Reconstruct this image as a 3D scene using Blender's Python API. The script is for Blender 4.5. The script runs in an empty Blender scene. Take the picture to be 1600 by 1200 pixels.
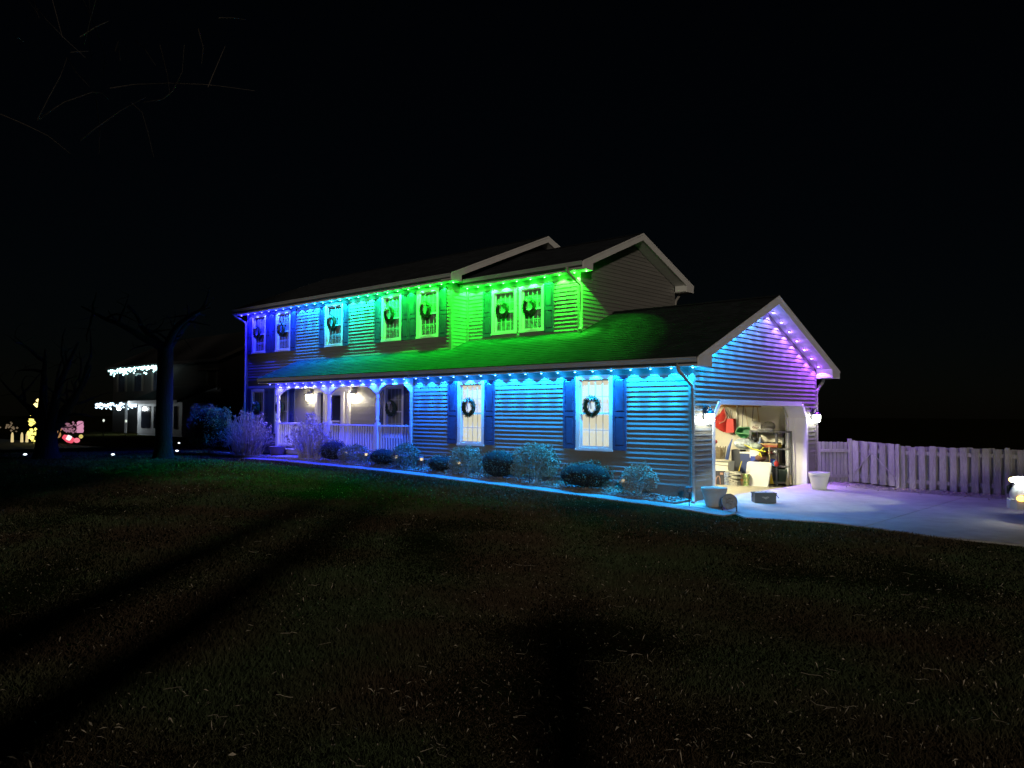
import bpy, math, random
import numpy as np
from mathutils import Vector, Matrix

random.seed(7)
rng = np.random.default_rng(7)
sc = bpy.context.scene
COL = sc.collection

# ------------------------------------------------------------------ camera
CAM = np.array([8.0968, -14.1826, 1.78])
ROT = np.array([[0.7369978, 0.6758820, 0.0042088],
                [0.0220283, -0.0302431, 0.9992998],
                [0.6755360, -0.7363891, -0.0371776]])      # world -> camera axes
FPX = 1242.0
cd = bpy.data.cameras.new('camera')
cam = bpy.data.objects.new('camera', cd); COL.objects.link(cam)
m = Matrix.Identity(4)
for i in range(3):
    for j in range(3): m[i][j] = float(ROT[j][i])
    m[i][3] = float(CAM[i])
cam.matrix_world = m
cd.sensor_width = 36.0; cd.lens = 36.0 * FPX / 1600.0
cd.clip_start = 0.05; cd.clip_end = 600.0
sc.camera = cam

# ------------------------------------------------------------------ sky, street light glow from behind, exposure
SUN_AZ_TRAVEL, SUN_EL = math.radians(130.0), math.radians(10.8)
w = bpy.data.worlds.new('World'); sc.world = w; w.use_nodes = True
nt = w.node_tree; bg = nt.nodes['Background']
sky = nt.nodes.new('ShaderNodeTexSky'); sky.sky_type = 'NISHITA'; sky.sun_disc = False
sky.sun_elevation = SUN_EL
sky.sun_rotation = math.radians(90.0) - (SUN_AZ_TRAVEL + math.pi)
sky.air_density = 1.0; sky.dust_density = 0.3; sky.ozone_density = 3.0
nt.links.new(sky.outputs[0], bg.inputs[0]); bg.inputs[1].default_value = 0.00032
sd = bpy.data.lights.new('sun', 'SUN'); sd.energy = 0.62; sd.angle = math.radians(4.0); sd.color = (1.0, 0.88, 0.74)
so = bpy.data.objects.new('sun', sd); COL.objects.link(so)
tr = Vector((math.cos(SUN_AZ_TRAVEL) * math.cos(SUN_EL), math.sin(SUN_AZ_TRAVEL) * math.cos(SUN_EL), -math.sin(SUN_EL)))
so.rotation_euler = tr.to_track_quat('-Z', 'Y').to_euler(); so.location = (20, -30, 20)
vs = sc.view_settings
vs.view_transform = 'Standard'; vs.look = 'None'; vs.exposure = 0.0; vs.gamma = 1.0; vs.use_curve_mapping = False
sc.render.engine = 'CYCLES'
cy = sc.cycles
cy.use_denoising = True
try: cy.denoiser = 'OPENIMAGEDENOISE'
except Exception: pass
cy.max_bounces = 6; cy.diffuse_bounces = 3; cy.glossy_bounces = 3; cy.transmission_bounces = 4; cy.transparent_max_bounces = 8
cy.sample_clamp_indirect = 3.0; cy.sample_clamp_direct = 0.0
cy.caustics_reflective = False; cy.caustics_refractive = False
cy.use_light_tree = True

# ------------------------------------------------------------------ helpers
def ray(px, py): return ROT.T @ np.array([px - 800.0, -(py - 600.0), -FPX])
def at(px, py, axis, val):
    d = ray(px, py); t = (val - CAM[axis]) / d[axis]; return CAM + d * t

GX = [-90, -19, -13, -8.3, -3.8, -1.2, .6, 1.5, 4, 12, 60]
GZ = [.28, .28, .32, .27, .16, .08, .02, -.04, -.06, -.08, -.08]
def gz(x): return float(np.interp(x, GX, GZ))

OFF = {}
class MB:
    def __init__(s): s.v = []; s.f = []; s.smooth = []
    def add(s, vs, fs, sm=False):
        n = len(s.v); s.v += [tuple(float(c) for c in v) for v in vs]
        s.f += [tuple(i + n for i in f) for f in fs]; s.smooth += [sm] * len(fs)
        return s
    def box(s, x0, x1, y0, y1, z0, z1):
        v = [(x0,y0,z0),(x1,y0,z0),(x1,y1,z0),(x0,y1,z0),(x0,y0,z1),(x1,y0,z1),(x1,y1,z1),(x0,y1,z1)]
        return s.add(v, [(0,3,2,1),(4,5,6,7),(0,1,5,4),(1,2,6,5),(2,3,7,6),(3,0,4,7)])
    def obox(s, c, ax, ay, az):
        c, ax, ay, az = map(np.array, (c, ax, ay, az))
        v = [c + i*ax + j*ay + k*az for k in (-1,1) for (i,j) in ((-1,-1),(1,-1),(1,1),(-1,1))]
        return s.add(v, [(0,3,2,1),(4,5,6,7),(0,1,5,4),(1,2,6,5),(2,3,7,6),(3,0,4,7)])
    def bar(s, a, b, wd, th, up=(0,0,1)):
        a, b = np.array(a, float), np.array(b, float); d = b - a; L = np.linalg.norm(d); d /= L
        up = np.array(up, float); r = np.cross(d, up)
        if np.linalg.norm(r) < 1e-4: r = np.cross(d, (1,0,0))
        r /= np.linalg.norm(r); u = np.cross(r, d)
        return s.obox((a+b)/2, d*L/2, r*wd/2, u*th/2)
    def prism(s, poly, ext):
        n = len(poly); p = [np.array(q, float) for q in poly]; e = np.array(ext, float)
        return s.add(p + [q + e for q in p], [tuple(range(n))[::-1], tuple(range(n, 2*n))] + [(i,(i+1)%n,n+(i+1)%n,n+i) for i in range(n)])
    def tube(s, pts, r, n=6, cap=True):
        pts = [np.array(p, float) for p in pts]; k = len(pts)
        rr = r if isinstance(r, (list, tuple)) else [r]*k
        vs = []; prev = None
        for i, p in enumerate(pts):
            d = pts[min(i+1,k-1)] - pts[max(i-1,0)]; d = d/(np.linalg.norm(d)+1e-9)
            if prev is None:
                a = np.cross(d, (0,0,1)); a = a if np.linalg.norm(a) > .05 else np.cross(d, (1,0,0))
            else: a = prev - d*np.dot(prev, d)
            a = a/(np.linalg.norm(a)+1e-9); prev = a; b = np.cross(d, a)
            for j in range(n):
                t = 2*math.pi*j/n; vs.append(p + rr[i]*(math.cos(t)*a + math.sin(t)*b))
        fs = [(i*n+j, i*n+(j+1)%n, (i+1)*n+(j+1)%n, (i+1)*n+j) for i in range(k-1) for j in range(n)]
        s.add(vs, fs, True)
        if cap: s.add(vs[:n], [tuple(range(n))[::-1]]); s.add(vs[-n:], [tuple(range(n))])
        return s
    def lathe(s, c, prof, n=16, smooth=True, cap=True):
        c = np.array(c, float); vs = []
        for r, z in prof:
            for j in range(n):
                t = 2*math.pi*(j+.5)/n; vs.append(c + np.array((r*math.cos(t), r*math.sin(t), z)))
        k = len(prof)
        s.add(vs, [(i*n+j, i*n+(j+1)%n, (i+1)*n+(j+1)%n, (i+1)*n+j) for i in range(k-1) for j in range(n)], smooth)
        if cap: s.add(vs[:n], [tuple(range(n))[::-1]]); s.add(vs[-n:], [tuple(range(n))])
        return s
    def ball(s, c, r, n=10, m_=7):
        r = r if hasattr(r, '__len__') else (r, r, r); vs = []; fs = []
        for i in range(m_+1):
            ph = math.pi*i/m_
            for j in range(n):
                t = 2*math.pi*j/n
                vs.append((c[0]+r[0]*math.sin(ph)*math.cos(t), c[1]+r[1]*math.sin(ph)*math.sin(t), c[2]+r[2]*math.cos(ph)))
        for i in range(m_):
            for j in range(n): fs.append((i*n+j, (i+1)*n+j, (i+1)*n+(j+1)%n, i*n+(j+1)%n))
        return s.add(vs, fs, True)

def mesh_from(name, v, f, material, smooth=None, off=(0,0,0)):
    me = bpy.data.meshes.new(name)
    va = np.array(v, float).reshape(-1, 3) - np.array(off)
    me.from_pydata([tuple(p) for p in va], [], f)
    if smooth is not None and any(smooth): me.polygons.foreach_set('use_smooth', smooth)
    if material: me.materials.append(material)
    me.update(); return me

def tag(o, label=None, cat=None, group=None, kind=None):
    if label: o['label'] = label
    if cat: o['category'] = cat
    if group: o['group'] = group
    if kind: o['kind'] = kind
    return o
def thing(name, label, cat, loc=(0,0,0), group=None):
    o = bpy.data.objects.new(name, None); COL.objects.link(o); o.location = loc
    o.empty_display_size = .1
    OFF[o.name] = tuple(loc); return tag(o, label, cat, group)
def obj(name, mb, material, parent=None, kind=None):
    off = OFF.get(parent.name, (0,0,0)) if parent else (0,0,0)
    o = bpy.data.objects.new(name, mesh_from(name, mb.v, mb.f, material, mb.smooth, off)); COL.objects.link(o)
    if parent: o.parent = parent
    OFF[o.name] = off
    if kind: o['kind'] = kind
    return o
def inst(name, me, loc, parent=None, rot=(0,0,0), scale=None, material=None):
    """object sharing mesh data; loc is in world space"""
    o = bpy.data.objects.new(name, me); COL.objects.link(o)
    off = OFF.get(parent.name, (0,0,0)) if parent else (0,0,0)
    o.location = tuple(float(a - b) for a, b in zip(loc, off)); o.rotation_euler = rot
    if scale: o.scale = scale
    if parent: o.parent = parent
    OFF[o.name] = off
    return o
def copy_tree(src, loc, label, rot=None, scale=None):
    r = src.copy(); COL.objects.link(r); r.location = loc; r['label'] = label
    if rot: r.rotation_euler = rot
    if scale: r.scale = scale
    OFF[r.name] = tuple(loc)
    for ch in list(src.children):
        c = ch.copy(); COL.objects.link(c); c.parent = r
        for g in list(ch.children):
            d = g.copy(); COL.objects.link(d); d.parent = c
    return r

# ------------------------------------------------------------------ materials
def mat(name, col, rough=.6, noise=None, bump=None, emis=None, metal=0.0, rand=0.0, attr=None, spec=.4, stretch=None, col2=None):
    m = bpy.data.materials.new(name); m.use_nodes = True
    n = m.node_tree; b = n.nodes['Principled BSDF']
    b.inputs['Roughness'].default_value = rough; b.inputs['Metallic'].default_value = metal
    b.inputs['Specular IOR Level'].default_value = spec
    b.inputs['Base Color'].default_value = (*col, 1)
    co = None
    if noise or bump:
        tc = n.nodes.new('ShaderNodeTexCoord'); co = tc.outputs['Object']
        if rand:
            oi = n.nodes.new('ShaderNodeObjectInfo'); mu = n.nodes.new('ShaderNodeVectorMath'); mu.operation = 'MULTIPLY_ADD'
            mu.inputs[1].default_value = (1,1,1)
            cm = n.nodes.new('ShaderNodeVectorMath'); cm.operation = 'SCALE'; cm.inputs[0].default_value = (37., 51., 23.)
            n.links.new(oi.outputs['Random'], cm.inputs['Scale'])
            n.links.new(co, mu.inputs[0]); n.links.new(cm.outputs[0], mu.inputs[2]); co = mu.outputs[0]
        if stretch:
            mp = n.nodes.new('ShaderNodeMapping'); mp.inputs['Scale'].default_value = stretch
            n.links.new(co, mp.inputs['Vector']); co = mp.outputs[0]
    cur = None
    if noise:
        for sca, amt in ([noise] if not isinstance(noise, list) else noise):
            nz = n.nodes.new('ShaderNodeTexNoise'); nz.inputs['Scale'].default_value = sca; nz.inputs['Detail'].default_value = 5
            n.links.new(co, nz.inputs['Vector'])
            mr = n.nodes.new('ShaderNodeMapRange'); mr.inputs[1].default_value = .25; mr.inputs[2].default_value = .75
            mr.inputs[3].default_value = 1-amt; mr.inputs[4].default_value = 1+amt
            n.links.new(nz.outputs['Fac'], mr.inputs[0])
            mx = n.nodes.new('ShaderNodeVectorMath'); mx.operation = 'SCALE'
            if cur is None:
                if col2:
                    mc = n.nodes.new('ShaderNodeMix'); mc.data_type = 'RGBA'
                    mc.inputs[6].default_value = (*col, 1); mc.inputs[7].default_value = (*col2, 1)
                    m2 = n.nodes.new('ShaderNodeMapRange'); m2.inputs[1].default_value = .4; m2.inputs[2].default_value = .6
                    n.links.new(nz.outputs['Fac'], m2.inputs[0]); n.links.new(m2.outputs[0], mc.inputs[0]); n.links.new(mc.outputs[2], mx.inputs[0])
                else: mx.inputs[0].default_value = col
            else: n.links.new(cur, mx.inputs[0])
            n.links.new(mr.outputs[0], mx.inputs['Scale']); cur = mx.outputs[0]
    def scale_by(sock, lo, hi):
        nonlocal cur
        mr = n.nodes.new('ShaderNodeMapRange'); mr.inputs[3].default_value = lo; mr.inputs[4].default_value = hi
        n.links.new(sock, mr.inputs[0]); mx = n.nodes.new('ShaderNodeVectorMath'); mx.operation = 'SCALE'
        if cur is None: mx.inputs[0].default_value = col
        else: n.links.new(cur, mx.inputs[0])
        n.links.new(mr.outputs[0], mx.inputs['Scale']); cur = mx.outputs[0]
    if rand:
        oi2 = n.nodes.new('ShaderNodeObjectInfo'); scale_by(oi2.outputs['Random'], 1-rand, 1+rand)
    if attr:
        at_ = n.nodes.new('ShaderNodeAttribute'); at_.attribute_name = 'shade'; scale_by(at_.outputs['Fac'], 1-attr, 1+attr)
    if cur is not None: n.links.new(cur, b.inputs['Base Color'])
    if bump:
        nz = n.nodes.new('ShaderNodeTexNoise'); nz.inputs['Scale'].default_value = bump[0]; nz.inputs['Detail'].default_value = 6
        n.links.new(co, nz.inputs['Vector']); bp = n.nodes.new('ShaderNodeBump'); bp.inputs['Strength'].default_value = bump[1]
        bp.inputs['Distance'].default_value = bump[2] if len(bump) > 2 else .01
        n.links.new(nz.outputs['Fac'], bp.inputs['Height']); n.links.new(bp.outputs[0], b.inputs['Normal'])
    if emis:
        b.inputs['Emission Color'].default_value = (*emis[0], 1); b.inputs['Emission Strength'].default_value = emis[1]
    return m
def emat(name, col, s, sampled=True):
    m = mat(name, (.02,.02,.02), emis=(col, s))
    if not sampled:
        try: m.cycles.emission_sampling = 'NONE'
        except Exception: pass
    return m
def glassmat(name, tint=(.9,.95,.95)):
    m = bpy.data.materials.new(name); m.use_nodes = True; n = m.node_tree
    for x in list(n.nodes): n.nodes.remove(x)
    o = n.nodes.new('ShaderNodeOutputMaterial'); mx = n.nodes.new('ShaderNodeMixShader')
    t = n.nodes.new('ShaderNodeBsdfTransparent'); t.inputs[0].default_value = (*tint, 1)
    g = n.nodes.new('ShaderNodeBsdfGlossy'); g.inputs['Roughness'].default_value = .03
    lw = n.nodes.new('ShaderNodeLayerWeight'); lw.inputs[0].default_value = .5
    pw = n.nodes.new('ShaderNodeMath'); pw.operation = 'POWER'; pw.inputs[1].default_value = 5.0; n.links.new(lw.outputs['Facing'], pw.inputs[0])
    fr = n.nodes.new('ShaderNodeMath'); fr.operation = 'MULTIPLY_ADD'; fr.inputs[1].default_value = .9; fr.inputs[2].default_value = .05; n.links.new(pw.outputs[0], fr.inputs[0])
    n.links.new(fr.outputs[0], mx.inputs[0]); n.links.new(t.outputs[0], mx.inputs[1]); n.links.new(g.outputs[0], mx.inputs[2])
    n.links.new(mx.outputs[0], o.inputs[0]); return m

SIDING = mat('vinyl siding', (.225,.215,.195), .5, noise=[(1.3,.06),(14,.05)], bump=(40,.05,.004), rand=.06)
TRIM = mat('white trim paint', (.80,.785,.75), .45, noise=(5,.05))
SOFFIT = mat('white soffit', (.66,.65,.62), .6, noise=(3,.04))
SHUT = mat('blue grey shutter', (.045,.065,.14), .5, noise=(9,.12))
ROOFM = mat('asphalt shingles', (.024,.027,.031), .92, noise=[(2.2,.16),(90,.22)], bump=(160,.5,.006), attr=.24, spec=.15)
DECK = mat('roof deck', (.05,.05,.05), .9)
GUT = mat('grey gutter', (.40,.40,.40), .4, noise=(4,.08))
DOWN = mat('brown grey downspout', (.33,.31,.28), .45, noise=(6,.08))
CONC = mat('concrete', (.40,.38,.35), .85, noise=[(.55,.22),(4,.12),(120,.16)], bump=(180,.4,.004))
WALKM = mat('walk concrete', (.36,.35,.33), .88, noise=[(1.1,.13),(14,.12),(150,.15)], bump=(160,.4,.004))
FOUND = mat('foundation concrete', (.20,.20,.19), .9, noise=[(2,.2),(30,.15)], bump=(70,.4,.005))
GFLOOR = mat('garage floor', (.46,.42,.30), .6, noise=[(1.2,.15),(25,.1)])
SOIL = mat('lawn soil', (.021,.017,.007), .95, noise=[(.5,.3),(7,.3)], bump=(35,.8,.03), spec=0, col2=(.016,.020,.006))
GRASS = mat('grass blades', (.098,.072,.045), .8, noise=[(.45,.35),(6,.25)], spec=0, col2=(.066,.086,.042))
LITTER = mat('dead leaves', (.46,.39,.29), .8, noise=(40,.4))
GRAVEL = mat('bed gravel', (.26,.25,.23), .9, noise=[(18,.5),(60,.4)], bump=(38,1.0,.03))
WOOD = mat('weathered fence wood', (.31,.295,.275), .85, noise=[(6,.22),(28,.22)], bump=(25,.35,.006), rand=.16, stretch=(3,3,.35))
PLAST = mat('beige plastic', (.52,.48,.40), .5, noise=(8,.06))
BLACKP = mat('black plastic', (.018,.02,.024), .45)
DARKP = mat('dark grey plastic', (.06,.065,.075), .5, noise=(12,.1))
GLASS = glassmat('window glass')
DGLASS = mat('dark glass', (.02,.024,.035), .08, spec=.6)
BLIND = mat('white blind', (.34,.335,.32), .6)
BLINDLIT = mat('backlit blind', (.34,.33,.29), .6, emis=((1.0,.92,.68), .66))
WREATHM = mat('wreath needles', (.030,.058,.028), .7, noise=(30,.4))
RIBBON = mat('pale ribbon', (.50,.47,.42), .5)
LEAFD = mat('boxwood leaves', (.075,.095,.05), .6, noise=(9,.35))
LEAFL = mat('light shrub leaves', (.20,.21,.13), .6, noise=(9,.35))
LEAFP = mat('pale dry shrub leaves', (.30,.26,.19), .7, noise=(12,.3))
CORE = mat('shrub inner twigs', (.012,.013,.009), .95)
STEM = mat('bare stems', (.44,.39,.33), .8, noise=(15,.25))
FLOWER = mat('dried flower heads', (.36,.30,.22), .85, noise=(30,.3))
BARK = mat('bark', (.005,.0048,.0045), .95, noise=(8,.3), bump=(14,.8,.03), stretch=(2,2,.5))
TWIG = mat('pale twigs', (.075,.062,.05), .7, noise=(10,.3))
MTL = mat('lamp metal', (.05,.055,.06), .4, metal=.6)
MTLW = mat('white lamp metal', (.55,.55,.52), .4)

# ------------------------------------------------------------------ setting: ground, walk, drive, bed
def lawn_edge(x):
    return float(np.interp(x, [-60,-19.6,-18.5,1.2,1.46,1.96,2.9,4.0,4.6,6,14], [-1.2,-1.2,-1.2,-1.2,-1.05,-.85,-.5,-.7,-.9,-.91,-.95]))
gx = np.unique(np.concatenate([np.linspace(-300,-95,9), np.linspace(-90,-30,25), np.linspace(-30,14,89), np.linspace(15,60,20), np.linspace(70,300,8)]))
gy = np.unique(np.concatenate([np.linspace(-120,-45,7), np.linspace(-40,20,81), np.linspace(22,100,22), np.linspace(120,400,8)]))
mb = MB()
for y in gy:
    for x in gx:
        far = min(1, max(0, (abs(x+3)+abs(y+3)-34)/20))
        if -19.0 < x < .01 and (.4 if x > -8.5 else 1.3) < y < 6: mb.v.append((x, y, -.3)); continue
        mb.v.append((x, y, gz(x) + .018*math.sin(x*.9+y*.6)*math.sin(y*.7-x*.3)*(1 if y < -1.6 else 0) - .012))
nx = len(gx)
for j in range(len(gy)-1):
    for i in range(nx-1): mb.f.append((j*nx+i, j*nx+i+1, (j+1)*nx+i+1, (j+1)*nx+i))
mb.smooth = [True]*len(mb.f)
obj('lawn', mb, SOIL, kind='structure')

def strip(xs, y0f, y1f, dz, ny=2, skirt=.12):
    m_ = MB()
    for x in xs:
        a, b = y0f(x), y1f(x)
        z = gz(x) + dz
        m_.v += [(x, a, z-skirt), (x, a, z)] + [(x, a+(b-a)*k/ny, z) for k in range(1, ny)] + [(x, b, z), (x, b, z-skirt)]
    k = ny+3
    for i in range(len(xs)-1):
        for j in range(k-1): m_.f.append((i*k+j, (i+1)*k+j, (i+1)*k+j+1, i*k+j+1))
    n_ = len(m_.v); m_.f.append(tuple(range(k))); m_.f.append(tuple(range(n_-k, n_))[::-1])
    m_.smooth = [False]*len(m_.f); return m_
# walk of separate concrete slabs
walk = tag(bpy.data.objects.new('front_walk', None), kind='structure'); COL.objects.link(walk); OFF[walk.name] = (0,0,0)
xw = [-15.6 + 1.22*i for i in range(14)] + [1.28]
for a, b in zip(xw[:-1], xw[1:]):
    obj('concrete_slab', strip(list(np.linspace(a+.006, b-.006, 4)), lambda x: lawn_edge(x), lambda x: -.72, .012), WALKM, walk)
drive = tag(bpy.data.objects.new('driveway', None), kind='structure'); COL.objects.link(drive); OFF[drive.name] = (0,0,0)
DZ = .010
for a, b in ((.02,3.49),(3.505,7.4),(7.415,13.5)):
    obj('concrete_slab', strip(list(np.linspace(a, b, 12)), lambda x: lawn_edge(x) if x > 1.3 else -.72, lambda x: 6.0, DZ, 4), CONC, drive)
def bedz(x): return gz(x) + .05
bed = strip(list(np.linspace(-19.6, .0, 60)), lambda x: -.71, lambda x: .03, .045, 3)
tag(obj('planting_bed', bed, GRAVEL), kind='structure')
tag(obj('gravel_strip', strip(list(np.linspace(-.4, 13.5, 30)), lambda x: 6.01, lambda x: 7.8, .014, 4), GRAVEL), kind='structure')
# loose stones and fallen leaves on the bed and strip
def scatter_quads(n, fx, fy, fz, size, aspect=.5, flat=.6):
    m_ = MB()
    for _ in range(n):
        x = fx(); y = fy(x); z = fz(x) + .008; s_ = size*(.5+random.random()); a = random.random()*6.28
        d = np.array((math.cos(a), math.sin(a), random.uniform(-flat, flat)*.5)); e_ = np.array((-math.sin(a), math.cos(a), random.uniform(-flat, flat)))*aspect
        c = np.array((x, y, z + .01)); m_.add([c-d*s_, c+e_*s_*.6, c+d*s_, c-e_*s_*.6], [(0,1,2,3)])
    return m_
tag(obj('fallen_leaves', scatter_quads(1500, lambda: random.uniform(0,9), lambda x: random.gauss(6.35,.45), lambda x: gz(x)+.02, .035), LITTER), kind='stuff')
st = MB()
for _ in range(2600):
    x = random.uniform(-19.4, -.1); y = random.uniform(-.69, .0); r = random.uniform(.012,.032)
    st.ball((x, y, bedz(x)+r*.3), (r, r*random.uniform(.6,1), r*.6), 5, 3)
tag(obj('bed_stones', st, GRAVEL), kind='stuff')

# grass blades and leaf litter
def lawn_points(n, rmin, rmax, power=1.0):
    u = rng.random(n); r = rmin*(rmax/rmin)**(u**power); th = rng.uniform(-.62, .62, n)
    fw = np.array((-.676, .737)); rt = np.array((.737, .676))
    x = CAM[0] + r*(np.cos(th)*fw[0] + np.sin(th)*rt[0]); y = CAM[1] + r*(np.cos(th)*fw[1] + np.sin(th)*rt[1])
    e_ = np.interp(x, [-60,-19.6,-18.5,1.2,1.46,1.96,2.9,4.0,4.6,6,14], [-1.2,-1.2,-1.2,-1.2,-1.05,-.85,-.5,-.7,-.9,-.91,-.95])
    ok = (y < e_ - .01) | (x < -19.8)
    return x[ok], y[ok], r[ok]
def big_mesh(name, verts, faces_n, material, kind):
    me = bpy.data.meshes.new(name); nf = len(verts)//faces_n
    me.vertices.add(len(verts)); me.vertices.foreach_set('co', verts.astype(np.float32).ravel())
    me.loops.add(len(verts)); me.loops.foreach_set('vertex_index', np.arange(len(verts), dtype=np.int32))
    me.polygons.add(nf); me.polygons.foreach_set('loop_start', np.arange(0, len(verts), faces_n, dtype=np.int32))
    me.materials.append(material); me.update(calc_edges=True); me.validate()
    o = bpy.data.objects.new(name, me); COL.objects.link(o); return tag(o, kind=kind)
x, y, r = lawn_points(620000, 3.0, 34.0, .82)
n = len(x); z = np.interp(x, GX, GZ) - .02
hgt = (.018 + .020*rng.random(n))*(1 + .012*r); wd = (.0010 + .00036*r)*(1+rng.random(n))
a = rng.random(n)*6.283; ln = rng.normal(0, .030, (n, 2))
patch = .75 + .5*np.sin(x*2.1+np.sin(y*1.7)*1.3)*np.sin(y*1.9+x*.7)
hgt *= np.clip(patch, .5, 1.3)
V = np.zeros((n, 3, 3)); V[:,0] = np.stack([x-np.cos(a)*wd, y-np.sin(a)*wd, z], 1); V[:,1] = np.stack([x+np.cos(a)*wd, y+np.sin(a)*wd, z], 1)
V[:,2] = np.stack([x+ln[:,0], y+ln[:,1], z+hgt+.012], 1)
big_mesh('lawn_grass', V.reshape(-1,3), 3, GRASS, 'stuff')
x, y, r = lawn_points(15000, 2.9, 24.0, .78)
keep = (np.sin(x*1.3+1)*np.sin(y*1.1+.5) + rng.normal(0,.7,len(x))) > -.2
x, y, r = x[keep], y[keep], r[keep]; n = len(x); z = np.interp(x, GX, GZ) + .018
L = .005 + .030*rng.random(n)**4; wd = rng.uniform(.0012, .0040, n)*(1+.02*r); a = rng.random(n)*6.283; tl = rng.normal(0,.55,n)
d = np.stack([np.cos(a)*np.cos(tl), np.sin(a)*np.cos(tl), np.sin(tl)], 1); s_ = np.stack([-np.sin(a), np.cos(a), rng.normal(0,.7,n)], 1)
c = np.stack([x, y, z + np.abs(np.sin(tl))*L], 1); bend = np.stack([np.zeros(n), np.zeros(n), rng.uniform(0,.012,n)], 1)
V = np.stack([c - d*L[:,None], c + s_*wd[:,None] + bend, c + d*L[:,None], c - s_*wd[:,None] + bend], 1)
big_mesh('leaf_litter', V.reshape(-1,3), 4, LITTER, 'stuff')
tw = MB()
for _ in range(90):
    rr = 3.2*(14/3.2)**random.random(); th = random.uniform(-.55, .55)
    x0 = CAM[0] + rr*(math.cos(th)*-.676 + math.sin(th)*.737); y0 = CAM[1] + rr*(math.cos(th)*.737 + math.sin(th)*.676)
    if y0 > -1.6: continue
    a0 = random.random()*6.28; q = np.array((x0, y0, gz(x0)+.02)); ps = [q]
    for k in range(5):
        a0 += random.gauss(0,.75); q = q + np.array((math.cos(a0), math.sin(a0), random.gauss(0,.12)))*random.uniform(.012,.045); q[2] = max(q[2], gz(q[0])+.012); ps.append(q)
    tw.tube(ps, random.uniform(.0010,.0022), 3, False)
tag(obj('fallen_twigs', tw, LITTER), kind='stuff')

# ------------------------------------------------------------------ house
HOUSE_LABEL = 'two storey house with lap siding, front porch and open garage under coloured eave lights'
house = thing('house', HOUSE_LABEL, 'house', (-8, 3, 0.2))
EXPO = .1016; ROW0 = .334
def siding(origin, uvec, nvec, z0, z1, region, openings, thick=.1, tri=None, skip=None, far_below=None):
    """backing wall plus one clapboard object per course; openings: list of f(z)->(u0,u1) or None with z range (zlo, zhi, f)"""
    O = np.array(origin, float); U = np.array(uvec, float); N = np.array(nvec, float)
    P = lambda u, d, z: (O[0]+U[0]*u+N[0]*d, O[1]+U[1]*u+N[1]*d, z)
    wmb = MB()
    us = sorted({region(z0)[0], region(z0)[1]} | {q for o in openings for q in o[3][:2]}); zr = tri[0] if tri else z1
    zs = sorted({z0, zr} | {q for o in openings for q in o[3][2:] if z0 < q < zr})
    for ua, ub in zip(us[:-1], us[1:]):
        for za, zb in zip(zs[:-1], zs[1:]):
            um, zm = (ua+ub)/2, (za+zb)/2
            if any(o[3][0] < um < o[3][1] and o[3][2] < zm < o[3][3] for o in openings): continue
            wmb.prism([P(ua,-.002,za), P(ub,-.002,za), P(ub,-.002,zb), P(ua,-.002,zb)], -N_(N)*thick)
    if tri: wmb.prism([P(*q[:1], -.002, q[1]) for q in tri[1]], -N_(N)*thick)
    wall = obj('wall', wmb, SIDING, house); far = MB() if far_below else None
    k0 = math.floor((z0-ROW0)/EXPO)
    for k in range(k0, 200):
        zb = ROW0 + EXPO*k; zt = zb + EXPO + .012
        if zb >= z1 - .02: break
        if zt < z0: continue
        if skip and skip[0] < zb < skip[1]: continue
        zbb = max(zb, z0); ztt = min(zt, z1+.1)
        rb, rt_ = region(zbb), region(min(ztt, z1))
        if rb is None: continue
        if rt_ is None: rt_ = ((rb[0]+rb[1])/2, (rb[0]+rb[1])/2)
        segs = [(rb[0], rb[1], rt_[0], rt_[1])]
        for zlo, zhi, f, _ in openings:
            if zb + EXPO*.5 < zlo or zb + EXPO*.5 > zhi: continue
            ob, ot = f(zbb), f(zb+EXPO)
            if ob is None: ob = ot
            if ot is None: ot = ob
            if ob is None: continue
            new = []
            for (a0, a1, t0, t1) in segs:
                if ob[1] <= a0 or ob[0] >= a1: new.append((a0,a1,t0,t1)); continue
                if ob[0] > a0: new.append((a0, ob[0], t0, ot[0]))
                if ob[1] < a1: new.append((ob[1], a1, ot[1], t1))
            segs = new
        w1, w0 = .022 + random.uniform(-.002,.002), .004
        for (a0, a1, t0, t1) in segs:
            if a1 - a0 < .01: continue
            bm_ = far if (far is not None and zb < far_below) else MB()
            v = [P(a0,w1,zbb), P(a1,w1,zbb), P(t1,w0,ztt), P(t0,w0,ztt), P(a0,0,zbb), P(a1,0,zbb), P(t1,0,ztt), P(t0,0,ztt)]
            bm_.add(v, [(0,1,2,3), (0,4,5,1), (0,3,7,4), (1,5,6,2)])
            if bm_ is not far: obj('clapboard', bm_, SIDING, wall)
    if far is not None: obj('clapboard', far, SIDING, wall, 'stuff')
    return wall
def N_(n): return np.array((n[0], n[1], 0.0))
def rect(u0, u1, zlo, zhi): return (zlo, zhi, lambda z: (u0, u1), (u0, u1, zlo, zhi))

SL = .43                                     # garage and porch roof slope
def rz(y): return 2.905 + SL*(y+.53) if y < 3.12 else 2.905 + SL*(6.77-y)
def mz(y): return 5.63 + .409*(y-.6) if y < 4.73 else 5.63 + .409*(8.86-y)
def bz(y): return 5.535 + .421*(y-1.22) if y < 3.885 else 5.535 + .421*(6.55-y)

# lower front wall (X -8.57..0, Y=0)
WL = [(-6.775,-5.85,.985,2.60), (-2.92,-1.95,.985,2.62)]
siding((-8.57,0,0), (1,0,0), (0,-1,0), .334, 2.735, lambda z: (0, 8.57), [rect(a+8.57, b+8.57, c, d_) for a,b,c,d_ in WL])
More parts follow.
